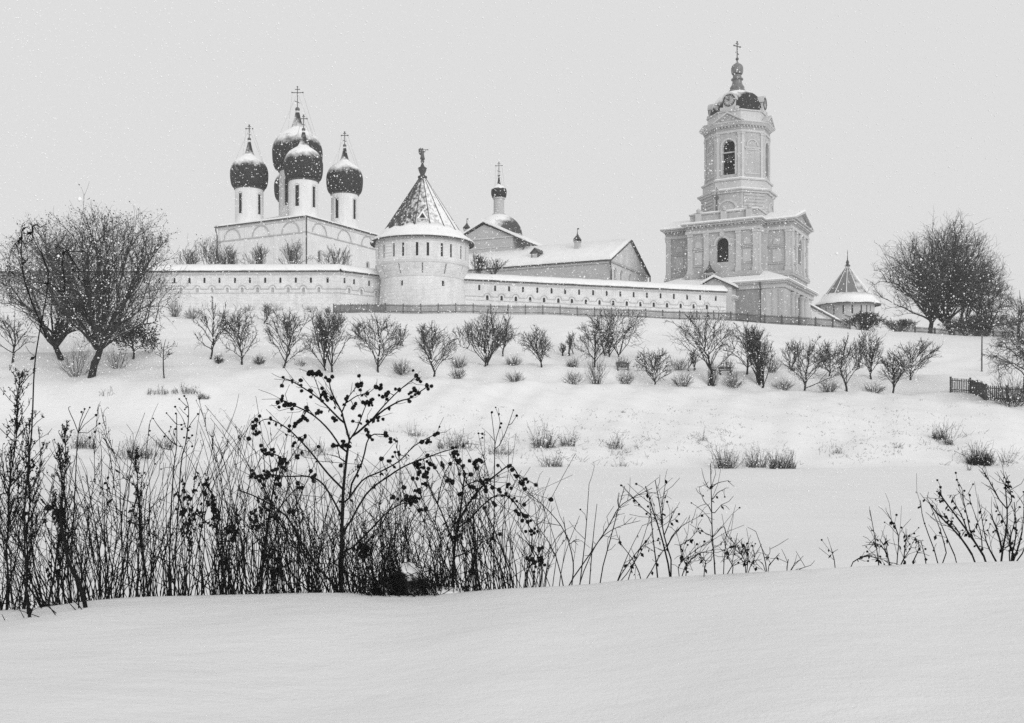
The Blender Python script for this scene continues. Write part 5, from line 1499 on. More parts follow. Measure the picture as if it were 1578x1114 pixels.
# ------------------------------------------------------------------ weeds on the near snowbank
def ball_mesh(name, r, n=7, spiky=0.0, seed=0):
    rng = random.Random(seed)
    mb = MB()
    k = 4
    mb.v.append((0, 0, -r))
    for i in range(1, k + 1):
        a = -PI / 2 + PI * i / (k + 1)
        for j in range(n):
            t = 2 * PI * (j + 0.5 * (i % 2)) / n
            q = r * (1 + rng.uniform(-spiky, spiky))
            mb.v.append((q * math.cos(a) * math.cos(t), q * math.cos(a) * math.sin(t), q * math.sin(a)))
    mb.v.append((0, 0, r))
    for j in range(n): mb.f.append((0, 1 + (j + 1) % n, 1 + j))
    for i in range(k - 1):
        for j in range(n):
            a = 1 + i * n + j; b = 1 + i * n + (j + 1) % n
            mb.f.append((a, b, b + n, a + n))
    m = 1 + (k - 1) * n
    for j in range(n): mb.f.append((m + j, m + (j + 1) % n, m + n))
    if spiky:
        for _ in range(26):       # hooked bracts
            v = Vector((rng.gauss(0, 1), rng.gauss(0, 1), rng.gauss(0, 1))).normalized()
            p = Vector((rng.gauss(0, 1), rng.gauss(0, 1), rng.gauss(0, 1))).cross(v).normalized() * r * 0.09
            b = len(mb.v)
            mb.v += [tuple(v * r * 0.8 + p), tuple(v * r * 0.8 - p), tuple(v * r * 1.45 + p * 2)]
            mb.f.append((b, b + 1, b + 2))
    me = bpy.data.meshes.new(name)
    me.from_pydata(mb.v, [], mb.f)
    me.materials.append(M['burr'])
    return me
BURR = [ball_mesh('seed_head', 0.0200, 8, 0.15, k) for k in range(3)]
BUD = ball_mesh('seed_head', 0.0105, 6, 0.0, 9)

YW = 8.75
def zoomer(x0, y0, k):
    return lambda p: (x0 + p[0] / k, y0 + p[1] / k)

def smooth_path(pts, n=3):
    """Catmull-Rom through pixel points"""
    P = [np.array(p, float) for p in pts]
    if len(P) < 3: return np.array([P[0] + (P[-1] - P[0]) * t for t in np.linspace(0, 1, n + 1)])
    Q = [2 * P[0] - P[1]] + P + [2 * P[-1] - P[-2]]
    out = []
    for i in range(1, len(Q) - 2):
        for j in range(n):
            t = j / n
            out.append(0.5 * ((2 * Q[i]) + (Q[i + 1] - Q[i - 1]) * t + (2 * Q[i - 1] - 5 * Q[i] + 4 * Q[i + 1] - Q[i + 2]) * t * t + (3 * Q[i] - Q[i - 1] - 3 * Q[i + 1] + Q[i + 2]) * t ** 3))
    out.append(P[-1])
    return np.array(out)

def weed(name, label, paths, heads, zf, Y=YW, seed=0, group=None, head='burr', cat='weed', leaves=0, twigs=0, depth=0.35, rs=1.0, buds=0.0, hs=1.0):
    """paths: [(radius px at foot, [points])] traced stems; heads: seed head points; branches splay towards and away from the viewer"""
    rng = np.random.default_rng(seed)
    s = Y / FPX
    o = zf(paths[0][1][0])
    base = Vector(((o[0] - PX0) * s, Y, gz((o[0] - PX0) * s, Y)))
    t = thing(name, label, cat, base, 0, group)
    comps, samples = [], []
    for i, (r, pts) in enumerate(paths):
        q = smooth_path([zf(p) for p in pts])
        w0, ci = 0.0, -1
        if i:      # start on the nearest stem already drawn, or as a stem of its own
            m = min((float(np.hypot(q[0][0] - a[0], q[0][1] - a[1])), k) for k, a in enumerate(samples))
            if m[0] < 14:
                a = samples[m[1]]
                w0, ci = a[2], a[3]
                q[0] = a[:2]
            else: w0 = rng.uniform(-depth, depth)
        if ci < 0:
            comps.append([]); ci = len(comps) - 1
        w1 = w0 + rng.uniform(-depth, depth) * (0.25 if i == 0 else 1.0)
        n = len(q)
        P = []
        for k in range(n):
            w = w0 + (w1 - w0) * k / (n - 1)
            y = Y + w
            samples.append((q[k][0], q[k][1], w, ci))
            x = (q[k][0] - PX0) / FPX * y
            z = EYE + (HZ - q[k][1]) / FPX * y
            P.append((x - base.x, y - base.y, z - base.z))
        P = np.array(P)
        if i == 0 or abs(q[0][1] - 905) < 40:      # root it in the snow
            P[0, 2] = min(P[0, 2], gz(P[0, 0] + base.x, P[0, 1] + base.y) - base.z - 0.06)
        comps[ci].append(path_segs(P, r * s * rs * 0.54, max(0.0022, r * s * 0.25 * rs)))
        for j in range(int(twigs * n)):
            k = rng.integers(max(1, n // 4), n)
            d = P[k] - P[k - 1]; d /= np.linalg.norm(d) + 1e-9
            v = d + rng.normal(size=3) * 0.55; L = rng.uniform(0.04, 0.16)
            T = limb_path(P[k], P[k] + v * L, rng, 0.15, 2)
            comps[ci].append(path_segs(T, 0.0026, 0.0018))
            if rng.random() < buds: heads = list(heads) + [('w', T[-1])]
    for c in comps: link('stem', np_mesh('stem', *seg_arrays(np.concatenate(c), 4)), M['weed'], t)
    S = np.array(samples)
    A = np.concatenate([x for c in comps for x in c])
    extra = []
    for h in heads:
        if isinstance(h[0], str): loc = h[1]
        else:
            p = zf(h)
            d = np.hypot(S[:, 0] - p[0], S[:, 1] - p[1]); k = int(np.argmin(d))
            w = S[k, 2] + rng.normal() * 0.02
            y = Y + w
            loc = np.array([(p[0] - PX0) / FPX * y - base.x, w, EYE + (HZ - p[1]) / FPX * y - base.z])
            if d[k] > 4:      # a stalk from the nearest stem
                y2 = Y + S[k, 2]
                e = np.array([(S[k, 0] - PX0) / FPX * y2 - base.x, S[k, 2], EYE + (HZ - S[k, 1]) / FPX * y2 - base.z])
                extra.append(path_segs(limb_path(e, loc, rng, 0.15, 3), 0.0045 if head == 'burr' else 0.003, 0.003 if head == 'burr' else 0.002))
        b = link('seed_head', BURR[rng.integers(0, 3)] if head == 'burr' else BUD, None, t, tuple(loc))
        b.rotation_euler = tuple(rng.uniform(0, 6, 3))
        b.scale = (hs * rng.uniform(0.7, 1.15),) * 3
        for _ in range(int(rng.integers(0, 4)) if head == 'burr' else 0):      # burrs sit in twos and threes
            b2 = link('seed_head', BURR[rng.integers(0, 3)], None, t, tuple(np.asarray(loc) + rng.normal(size=3) * np.array([0.027, 0.027, 0.022])))
            b2.rotation_euler = tuple(rng.uniform(0, 6, 3)); b2.scale = (hs * rng.uniform(0.6, 1.0),) * 3
    for x in extra: link('stalk', np_mesh('stalk', *seg_arrays(x, 3)), M['weed'], t)
    if leaves:
        k = rng.integers(0, len(A), leaves)
        pts = A[k, 0:3] + rng.normal(size=(leaves, 3)) * 0.004
        tag(link('withered_leaves', np_mesh('withered_leaves', *leaf_arrays(pts, 0.045, rng, True)), M['weed'], t), kind='stuff')
    return t

Z2 = zoomer(380, 550, 2.931)
weed('burdock', 'tall black burdock with clustered burrs in the centre foreground', [
    (6.0, [(425, 1075), (430, 800), (437, 600), (455, 430), (465, 375)]), (3.2, [(465, 375), (435, 270), (430, 250), (385, 160), (372, 105)]), (3.0, [(440, 300), (390, 250), (340, 200), (280, 155), (205, 110), (160, 95)]),
    (2.2, [(340, 200), (320, 130), (297, 75)]), (2.2, [(432, 250), (455, 190), (500, 130)]), (2.6, [(465, 375), (500, 320), (530, 240), (548, 200)]), (1.8, [(455, 205), (500, 175), (545, 165), (585, 135)]),
    (3.2, [(475, 365), (560, 290), (620, 240), (690, 200), (740, 185), (815, 135)]), (2.4, [(560, 290), (620, 220), (690, 150), (765, 90)]), (2.0, [(520, 320), (555, 295), (590, 275)]), (1.8, [(410, 215), (385, 190), (355, 168)]),
    (3.0, [(445, 440), (380, 340), (310, 270), (240, 230), (200, 215), (155, 190)]), (1.8, [(310, 270), (270, 228)]), (3.0, [(440, 600), (370, 530), (290, 430), (235, 370), (180, 320), (100, 280), (45, 300)]),
    (3.0, [(432, 720), (350, 580), (280, 540), (180, 540), (100, 530), (60, 540)]), (3.2, [(436, 680), (520, 560), (600, 520), (690, 470), (760, 400), (860, 345)]), (3.0, [(450, 620), (520, 480), (555, 360), (630, 350)]),
    (3.4, [(440, 800), (540, 620), (640, 540), (720, 490), (800, 460), (880, 430), (935, 415)]), (2.2, [(425, 480), (410, 405)]), (3.5, [(420, 1050), (330, 960), (250, 840), (180, 720), (60, 640), (-40, 600)]), (3.0, [(440, 900), (560, 780), (650, 690), (760, 640)])],
    [(165, 92), (160, 130), (205, 107), (245, 105), (285, 150), (297, 75), (315, 80), (285, 68), (372, 105), (455, 185), (508, 130), (500, 125), (510, 265), (545, 200), (545, 165), (585, 135), (525, 205), (560, 205), (760, 150), (815, 130), (735, 200), (745, 180), (820, 145), (690, 148), (765, 85), (775, 100), (630, 170), (615, 180), (640, 160), (545, 290), (592, 275), (480, 230), (480, 290), (355, 168), (350, 160), (360, 188), (397, 290),
     (160, 188), (200, 210), (185, 215), (140, 205), (270, 228), (315, 255), (255, 270), (245, 285), (220, 300), (205, 235), (45, 285), (40, 310), (42, 335), (46, 348), (100, 530), (70, 545), (95, 520), (230, 570), (235, 590), (290, 515), (300, 545), (100, 435), (160, 470), (155, 482), (240, 370), (265, 355), (550, 340), (555, 360), (545, 352), (630, 355), (650, 370), (505, 495), (425, 490), (410, 400), (450, 400), (395, 402), (325, 405),
     (930, 410), (940, 430), (945, 465), (955, 480), (820, 380), (860, 345), (850, 352), (790, 385), (770, 480), (800, 500), (830, 480), (850, 500), (780, 520), (760, 490), (810, 520), (770, 550), (800, 540), (760, 630), (750, 650), (780, 640), (740, 660), (790, 690), (710, 590), (770, 605), (670, 430), (690, 440), (610, 460), (640, 470)],
    Z2, 8.75, 1, 'burdocks on the snowbank', leaves=90, twigs=0.5, buds=0.22)
weed('burdock', 'spreading burdock right of the tallest one, arching to the right', [
    (4.6, [(930, 1030), (940, 850), (960, 740), (975, 620), (985, 530)]), (2.8, [(960, 720), (1060, 590), (1130, 530), (1190, 490), (1225, 530), (1250, 570)]), (2.2, [(985, 530), (970, 495), (945, 465)]), (2.8, [(965, 780), (1100, 640), (1180, 630), (1240, 700), (1290, 790)]),
    (2.4, [(955, 910), (1060, 840), (1140, 800)]), (2.2, [(1250, 1000), (1300, 900), (1260, 830), (1330, 915)]), (2.0, [(1060, 590), (1050, 520), (1040, 470)]), (2.2, [(980, 580), (1060, 560), (1140, 600)]), (2.6, [(940, 860), (880, 700), (830, 600), (800, 480)]), (2.2, [(860, 660), (890, 540), (920, 480)])],
    [(1050, 465), (1030, 475), (1060, 468), (1135, 490), (1190, 490), (1200, 510), (1220, 540), (1250, 570), (1250, 560), (1185, 575), (1140, 600), (1060, 560), (1040, 600), (1030, 630), (1110, 590), (1080, 600), (1200, 645), (1230, 710), (1265, 720), (1270, 745), (1285, 785), (1300, 795), (1245, 740), (1215, 695), (1330, 905), (1325, 940), (1300, 930), (1290, 915), (1335, 915), (945, 465), (960, 470), (1145, 800), (1110, 820), (1125, 670), (1075, 680), (905, 560), (930, 570), (985, 530)],
    Z2, 8.9, 2, 'burdocks on the snowbank', leaves=60, twigs=0.8, buds=0.3)
weed('burdock', 'small burdock with drooping burrs left of the tallest one', [(3.6, [(60, 1070), (90, 800), (120, 600), (150, 450)]), (2.2, [(110, 660), (60, 560), (20, 540)]), (2.0, [(130, 560), (190, 470), (250, 380)]), (2.0, [(95, 760), (180, 640), (240, 580)])],
     [(100, 435), (150, 455), (40, 545), (20, 540), (250, 375), (230, 590), (150, 580), (165, 500), (60, 560), (95, 540)], Z2, 9.1, 3, 'burdocks on the snowbank', leaves=40, twigs=0.8, buds=0.25)
Z5 = zoomer(140, 580, 5.636)
weed('button_weed', 'branching weed with small round heads above the left thicket', [(2.2, [(680, 1950), (690, 1300), (720, 800), (745, 600), (745, 320)]), (1.6, [(745, 620), (600, 450), (541, 365)]), (2.0, [(720, 1800), (780, 800), (820, 600), (845, 400), (848, 270), (825, 190)]), (1.3, [(840, 270), (768, 196)]), (1.3, [(830, 470), (800, 370), (732, 263)]), (1.3, [(845, 440), (931, 326)]), (1.3, [(745, 420), (657, 318)]), (1.3, [(735, 590), (680, 478)]), (1.2, [(740, 700), (640, 522)]), (1.2, [(790, 640), (880, 512)]), (1.2, [(660, 660), (560, 560), (503, 508)])],
     [(812, 170), (828, 193), (768, 196), (732, 263), (827, 270), (816, 287), (657, 318), (738, 322), (843, 347), (931, 326), (541, 365), (695, 438), (786, 421), (680, 478), (733, 457), (860, 438), (790, 458), (848, 467), (640, 522), (810, 531), (880, 512), (850, 535), (512, 472), (503, 508), (775, 607), (690, 605), (880, 607), (560, 760), (610, 805)], Z5, 8.9, 4, 'button-headed weeds', head='bud', leaves=0, twigs=0.1)
Z1 = zoomer(0, 540, 2.531)
weed('button_weed', 'tall stem with a few round heads at the far left', [(1.9, [(270, 980), (290, 600), (305, 320), (330, 230)]), (1.2, [(310, 300), (350, 222)]), (1.2, [(305, 310), (375, 252)]), (1.2, [(320, 340), (388, 285)]), (1.2, [(300, 300), (268, 230), (275, 218)]), (1.1, [(325, 370), (350, 340)])],
     [(350, 222), (375, 252), (388, 285), (330, 228), (318, 240), (370, 318), (350, 340)], Z1, 8.8, 5, 'button-headed weeds', head='bud', twigs=0.1, hs=1.2)
weed('button_weed', 'twin round-headed stems right of the tallest burdock', [(1.8, [(1115, 1010), (1120, 480), (1120, 380), (1105, 250)]), (1.2, [(1120, 390), (1145, 300), (1125, 228)]), (1.6, [(1125, 430), (1170, 340), (1205, 240)]), (1.2, [(1185, 320), (1220, 265)]), (1.4, [(1110, 600), (1065, 430), (1047, 345)])],
     [(1125, 228), (1108, 250), (1140, 258), (1150, 300), (1145, 318), (1220, 265), (1205, 240), (1047, 345), (1065, 347), (1065, 365)], Z2, 9.0, 6, 'button-headed weeds', head='bud', twigs=0.15, hs=1.1)
# bent umbel against the sky at the top left
ZT = zoomer(0, 320, 6.964)
weed('hogweed', 'withered drooping umbel reaching the sky at the far left', [
    (2.6, [(300, 4260), (260, 3300), (340, 2400), (380, 1600), (520, 800), (460, 520)]), (2.0, [(500, 1400), (300, 900), (240, 640), (280, 580), (235, 530), (230, 400), (235, 260)]), (2.6, [(235, 310), (240, 230), (300, 205)]), (1.6, [(460, 520), (400, 410), (360, 330), (350, 215)]), (2.6, [(350, 240), (350, 200), (400, 185), (430, 215)]),
    (1.3, [(235, 300), (210, 340), (140, 420), (105, 530)]), (1.3, [(240, 330), (290, 480), (300, 550)]), (1.2, [(230, 320), (180, 400), (150, 480)]), (1.2, [(355, 260), (300, 320), (270, 400)]), (1.2, [(350, 250), (345, 380)]), (1.2, [(500, 700), (440, 450), (360, 260)]),
    (2.2, [(520, 800), (690, 900), (670, 600), (690, 500), (715, 455)]), (2.0, [(715, 455), (640, 420), (580, 390)]), (1.8, [(730, 470), (800, 600), (850, 680), (840, 760), (950, 800)]), (1.6, [(740, 480), (860, 470), (940, 480)]), (1.5, [(720, 460), (760, 560), (830, 700)]), (1.2, [(300, 550), (240, 600), (225, 640)]), (1.1, [(250, 220), (235, 185), (265, 155)]), (1.1, [(440, 210), (505, 170)])],
     [], ZT, 8.2, 7, None, head='bud', leaves=26, twigs=0.25)

# right-hand weeds
Z3 = zoomer(780, 600, 3.2875)
RG = 'single dry stems right of the burdocks'
def stems(label, paths, seed, zf=Z3, Y=8.75, name='dry_weed', group=RG, **kw):
    kw.setdefault('twigs', 0.5); kw.setdefault('rs', 1.25)
    kw['buds'] = kw.get('buds', 0) * 0.45
    return weed(name, label, paths, [], zf, Y, seed, group, head='bud', **kw)
stems('arching stem bowing far to the left between burdock and bare weeds', [(1.7, [(330, 1010), (340, 880), (300, 730), (220, 620), (105, 515)]), (1.2, [(320, 790), (345, 765), (370, 760)])], 20)
stems('two straight upright stems right of the arching one', [(1.6, [(370, 1010), (400, 760), (420, 480)]), (1.4, [(420, 1010), (440, 760), (460, 580)]), (1.2, [(265, 1005), (300, 830), (372, 640)]), (1.2, [(310, 780), (290, 645)])], 21, buds=0.2)
stems('long stem curving to the right over the other dry stems', [(1.7, [(300, 1010), (420, 840), (520, 690), (570, 600), (640, 550), (740, 500)]), (1.5, [(470, 970), (530, 750), (570, 600), (600, 490)]), (1.4, [(360, 1000), (460, 780), (560, 700), (680, 665)])], 22, twigs=0.9)
stems('crossed leaning stems with withered leaves below the curved stem', [(1.6, [(550, 985), (650, 840), (740, 730)]), (1.4, [(580, 980), (660, 860), (720, 760)]), (1.4, [(690, 965), (640, 860), (580, 780), (575, 740)]), (1.4, [(610, 970), (680, 800), (730, 640)]), (1.4, [(560, 980), (620, 830), (690, 690)]), (1.3, [(720, 950), (780, 840), (850, 740)])], 23, leaves=26, buds=0.15)
stems('tallest twiggy weed of the right-hand clump', [(2.4, [(835, 945), (790, 760), (740, 600), (705, 490)]), (2.0, [(770, 955), (745, 760), (728, 575)]), (2.0, [(855, 925), (800, 740), (780, 600), (755, 460)]), (1.4, [(795, 700), (790, 590), (805, 490)]), (1.5, [(820, 770), (880, 700), (975, 645)]), (1.2, [(880, 790), (930, 760), (960, 725)]), (1.4, [(740, 640), (690, 600), (655, 560)]), (1.3, [(810, 720), (835, 650), (840, 620)])], 24, twigs=1.2, leaves=30, buds=0.4)
stems('thin dead sapling with short side twigs', [(2.0, [(1060, 935), (1045, 750), (1040, 560), (1035, 375)]), (1.2, [(1037, 520), (1005, 460), (990, 400)]), (1.2, [(1040, 500), (1070, 475), (1125, 462)]), (1.2, [(1045, 560), (1070, 525), (1105, 505)]), (1.2, [(1037, 600), (1005, 570), (990, 535)]), (1.2, [(1040, 645), (1090, 585)]), (1.1, [(1035, 660), (1000, 620)]), (1.4, [(1050, 745), (1100, 695), (1115, 735)]), (1.1, [(1045, 740), (1015, 735)])], 25, twigs=0.5, leaves=10, buds=0.2)
stems('low tangle of stems around the foot of the dead sapling', [(1.5, [(880, 930), (960, 840), (1040, 815)]), (1.3, [(930, 930), (890, 840), (880, 790)]), (1.3, [(1000, 925), (1010, 870), (980, 850)]), (1.3, [(1100, 920), (1110, 800), (1115, 740)]), (1.3, [(1140, 920), (1150, 850), (1165, 790)]), (1.3, [(1160, 920), (1130, 860), (1120, 830)]), (1.2, [(860, 925), (900, 860), (980, 800)])], 26, twigs=2.2, leaves=30, buds=0.3)
stems('bushy low weed right of the sapling', [(1.4, [(1215, 915), (1205, 860), (1185, 830)]), (1.4, [(1220, 915), (1225, 850), (1210, 805)]), (1.4, [(1230, 915), (1245, 880), (1260, 850)])], 27, twigs=3.0, leaves=16, buds=0.3)
stems('forked bare stem standing alone at the right', [(1.6, [(1322, 920), (1300, 820), (1265, 720)]), (1.3, [(1322, 905), (1350, 870), (1385, 830)]), (1.0, [(1310, 860), (1335, 830), (1335, 800)]), (1.0, [(1318, 905), (1275, 860)])], 28, twigs=0.4, leaves=6)
stems('three stub stems just showing over the snow crest', [(1.8, [(1420, 915), (1430, 860)]), (1.6, [(1448, 912), (1465, 870)]), (1.2, [(1480, 912), (1515, 900)])], 29, twigs=0.8)
Z4 = zoomer(1160, 560, 3.2775)
RB = 'leafless shrubs at the right of the snowbank'
def shrub(label, paths, seed, **kw): return stems(label, paths, seed, Z4, 8.9, 'dry_shrub', RB, **kw)
shrub('low bowed shrub at the left of the right-hand shrubs', [(1.8, [(640, 1035), (620, 900), (592, 740)]), (1.8, [(725, 1025), (735, 870), (680, 755)]), (1.4, [(480, 1020), (560, 975), (640, 985), (700, 1010)]), (1.4, [(420, 1025), (395, 930)]), (1.5, [(700, 1025), (650, 920), (585, 915)]), (1.6, [(760, 1020), (770, 920), (780, 865)]), (1.5, [(800, 1020), (840, 930), (820, 880)]), (1.4, [(690, 1020), (670, 900)]), (1.4, [(740, 1020), (800, 930)])], 40, twigs=1.6, leaves=50, buds=0.4)
shrub('tall straight shoots in the middle of the right-hand shrubs', [(1.8, [(945, 1015), (865, 800), (847, 690)]), (1.8, [(990, 1010), (950, 850), (890, 700)]), (1.6, [(1040, 1015), (980, 880), (930, 760)]), (1.4, [(880, 1015), (850, 900)])], 41, twigs=0.5, leaves=14)
shrub('thick forked shrub with buds near the right edge', [(3.2, [(1190, 1010), (1120, 900), (1050, 800), (960, 680), (950, 640)]), (2.6, [(1135, 1010), (1050, 880), (930, 755), (890, 700)]), (2.2, [(1180, 990), (1110, 880), (1080, 760), (1060, 670)]), (2.0, [(1100, 900), (1060, 780), (1010, 690)]), (1.8, [(1160, 960), (1150, 850), (1100, 700)]), (2.0, [(1060, 880), (1000, 800), (930, 755)])], 42, twigs=1.3, leaves=60, buds=0.5)
shrub('dense upright shrub cut by the right edge', [(3.0, [(1250, 1000), (1285, 800), (1275, 610)]), (2.6, [(1270, 1000), (1240, 860), (1200, 760)]), (1.6, [(1260, 720), (1210, 620), (1160, 535)]), (1.6, [(1310, 720), (1300, 640), (1270, 570)]), (2.4, [(1300, 1000), (1330, 860), (1320, 700)]), (2.2, [(1320, 1000), (1360, 850), (1370, 720)]), (2.2, [(1230, 1000), (1180, 900), (1150, 740)]), (2.0, [(1345, 1000), (1390, 880), (1400, 760)]), (2.0, [(1290, 1000), (1300, 880), (1240, 740)]), (2.0, [(1330, 1000), (1300, 900), (1330, 780)])], 43, twigs=2.2, leaves=50, buds=0.3)

# snow-covered clump of broken stems beside the burdock
def snow_clump():
    Y = 8.55
    s = Y / FPX
    x = (622 - PX0) * s
    b = Vector((x, Y, gz(x, Y)))
    t = thing('weed_clump', 'collapsed weed clump under a cap of snow beside the burdock', 'weed', b)
    rng = np.random.default_rng(77)
    segs = []
    for k in range(240):
        st = np.array([rng.uniform(-0.28, 0.35), rng.uniform(-0.12, 0.1), -0.03])
        e = st + np.array([rng.normal() * 0.14 - 0.06, rng.normal() * 0.06, rng.uniform(0.05, 0.26)])
        segs.append(path_segs(limb_path(st, e, rng, 0.3, 3, 0.2), 0.005, 0.003))
    link('stems', np_mesh('stems', *seg_arrays(np.concatenate(segs))), M['weed'], t)
    for sx, sz, cx, cz, nm, mt, k in ((0.14, 0.17, 0.03, 0.09, 'snow_cap', 'clump', 1.0), (0.10, 0.07, -0.17, 0.02, 'snow_mound', 'clump', 1.6), (0.22, 0.055, 0.30, 0.0, 'snow_mound', 'snow', 2.2)):
        mb = MB()
        n, m = 28, 18
        for i in range(m + 1):
            for j in range(n):
                a, e = 2 * PI * j / n, -PI / 2 + PI * i / m
                q = 1 + 0.10 * math.sin(3 * a + 2 * e * k) * math.cos(e) + 0.07 * math.sin(5 * e + a * 2 + k) + 0.05 * math.sin(7 * a + 3 * e)
                mb.v.append((cx + sx * q * math.cos(e) * math.cos(a), 0.08 + 0.13 * q * math.cos(e) * math.sin(a), cz + sz * q * math.sin(e)))
        for i in range(m):
            for j in range(n):
                p, r_ = i * n + j, i * n + (j + 1) % n
                mb.f.append((p, r_, r_ + n, p + n))
        mb.build(nm, M[mt], t, True)
snow_clump()

# the dense thicket itself: individual stems that nobody could count, plus the clearest ones as things
def random_stem(rng, px, Y, hpx, lean, kind, base=None):
    s = Y / FPX
    x = (px - PX0) * s
    z = gz(x, Y)
    H = hpx * s
    b = np.array([x, Y, z - 0.05]) if base is None else np.array([0, 0, -0.05])
    e = b + np.array([lean * H + rng.normal() * 0.05 * H, rng.normal() * 0.12 * H, H])
    P = limb_path(b, e, rng, 0.07, 6)
    P[:, 0] += (lean * 0.5 + rng.normal() * 0.10) * H * (np.linspace(0, 1, 7) ** 2.5)
    if rng.random() < 0.12: P[5:] = P[4] + np.array([[rng.normal() * 0.12, 0, -0.02], [rng.normal() * 0.2, 0, -0.14]]) * H      # snapped top
    r = rng.uniform(0.0032, 0.0072)
    segs = [path_segs(P, r, 0.0022)]
    lv = []
    if kind == 1:        # mugwort: short upright seed twigs in the upper half
        for j in range(rng.integers(8, 20)):
            f = rng.uniform(2.2, 6); a = int(min(f, 5.99)); p = P[a] + (P[a + 1] - P[a]) * (f - a)
            L = H * rng.uniform(0.04, 0.16) * (1.3 - f / 7)
            q = p + np.array([rng.normal() * 0.45, rng.normal() * 0.3, 1.0]) * L
            segs.append(path_segs(limb_path(p, q, rng, 0.15, 2), 0.0028, 0.0016))
            lv += [p + (q - p) * t for t in rng.random(4)]
    elif kind == 2:      # a few long side branches
        for j in range(rng.integers(2, 6)):
            f = rng.uniform(2, 5.5); a = int(f); p = P[a] + (P[a + 1] - P[a]) * (f - a)
            q = p + np.array([rng.normal() * 0.6, rng.normal() * 0.4, 0.8]) * H * rng.uniform(0.1, 0.3)
            segs.append(path_segs(limb_path(p, q, rng, 0.15, 3), 0.0028, 0.0016))
    return segs, lv

def thicket():
    rng = np.random.default_rng(5)
    segs, lv = [], []
    kinds = ['thin straight dry weed', 'seedy mugwort', 'side-branched dry weed']
    places = [(60, 'by the left edge plumes'), (200, 'left of the button-headed weed'), (330, 'around the button-headed weed'), (480, 'left of the tallest burdock'), (660, 'behind the tallest burdock'), (900, 'behind the spreading burdock')]
    for i in range(54):
        px = 2 + 478 * (i + rng.random()) / 40 if i < 40 else 480 + 350 * (i - 40 + rng.random()) / 14
        Y = rng.uniform(8.5, 9.6)
        hpx = (rng.uniform(200, 305) if px < 480 else rng.uniform(150, 230)) * 8.9 / Y + (Y - 8.5) * 26
        kind = int(rng.choice([0, 1, 2], p=[0.4, 0.35, 0.25]))
        sg, l = random_stem(rng, px, Y, hpx, rng.normal() * 0.10 + (0.05 if px < 480 else 0.0), kind)
        A = np.concatenate(sg)
        o = A[0, :3].copy(); o[2] += 0.05
        A[:, 0:3] -= o; A[:, 3:6] -= o
        arr = seg_arrays(A, 3)
        if l: arr = cat_arrays(arr, leaf_arrays(np.array(l) - o, 0.018, rng))
        ob = link('dry_weed', np_mesh('dry_weed', *arr), M['weed'], None, tuple(o))
        g = kinds[kind] + ' rising from the thicket ' + next(n for m, n in places if px < m)
        tag(ob, g, 'weed', g)
    # the uncountable rest
    clumps = [(-110 + 610 * (k + rng.random()) / 30 if k < 30 else 470 + 380 * (k - 30 + rng.random()) / 16, rng.normal() * 0.16, rng.uniform(7, 26), rng.uniform(0.6, 1.25)) for k in range(46)]
    for i in range(640):
        cx, cl, cw, ch = clumps[rng.integers(0, 46)]
        px = float(np.clip(rng.normal(cx, cw), -140, 850)) if rng.random() < 0.75 else rng.uniform(-120, 840)
        Y = 8.55 + 2.4 * rng.random() ** 1.5
        hpx = (rng.uniform(80, 260) if px < 500 else rng.uniform(60, 225)) * ch * 8.9 / Y + (Y - 8.5) * 20
        sg, l = random_stem(rng, px, Y, hpx, cl + rng.standard_t(3) * 0.10, int(rng.choice([0, 1, 2], p=[0.55, 0.15, 0.30])))
        segs += sg; lv += l
    for i in range(230):      # thickest around the burdock feet
        px = rng.normal(545, 125); Y = 8.55 + 1.2 * rng.random()
        sg, l = random_stem(rng, px, Y, rng.uniform(30, 190) + (Y - 8.5) * 20, rng.normal() * 0.22, int(rng.choice([0, 2])))
        segs += sg
    A = np.concatenate(segs)
    ax, ay = PX0 + FPX * A[:, 0] / A[:, 1], HZ - FPX * (A[:, 2] - EYE) / A[:, 1]
    for i in range(46):      # fallen stems lying across the others
        px = rng.uniform(-60, 820); Y = rng.uniform(8.5, 9.2); sgn = rng.choice([-1, 1])
        x = (px - PX0) / FPX * Y; L = rng.uniform(0.5, 1.3)
        b0 = np.array([x, Y, gz(x, Y) - 0.04]); e0 = b0 + np.array([sgn * L * rng.uniform(0.6, 1.0), rng.normal() * 0.1, L * rng.uniform(0.25, 0.8)])
        segs.append(path_segs(limb_path(b0, e0, rng, 0.12, 6, 0.06), rng.uniform(0.003, 0.006), 0.002))
    hang = []      # dead leaves caught on the stems
    for cx, cy, k, w, h in ((290, 800, 110, 16, 60), (322, 770, 110, 18, 60), (80, 800, 50, 20, 70), (200, 790, 16, 30, 40), (170, 760, 16, 30, 50), (40, 720, 40, 26, 60), (400, 800, 60, 40, 60), (560, 850, 70, 40, 50), (430, 880, 60, 60, 30), (90, 880, 60, 30, 40), (360, 820, 50, 30, 40), (700, 830, 40, 50, 40)):
        near = np.argsort(((ax - cx) / w) ** 2 + ((ay - cy) / h) ** 2)[:max(12, k // 2)]
        for j in rng.choice(near, k):
            hang.append(A[j, 0:3] + (A[j, 3:6] - A[j, 0:3]) * rng.random())
    arr = cat_arrays(seg_arrays(np.concatenate(segs), 3), leaf_arrays(np.array(lv), 0.016, rng), leaf_arrays(np.array(hang), 0.055, rng, True))
    tag(link('weed_thicket', np_mesh('weed_thicket', *arr), M['weed']), 'dense black thicket of dry weed stems along the snowbank', 'weeds', None, 'stuff')
thicket()
ML = 'tall seedy weeds at the left edge'
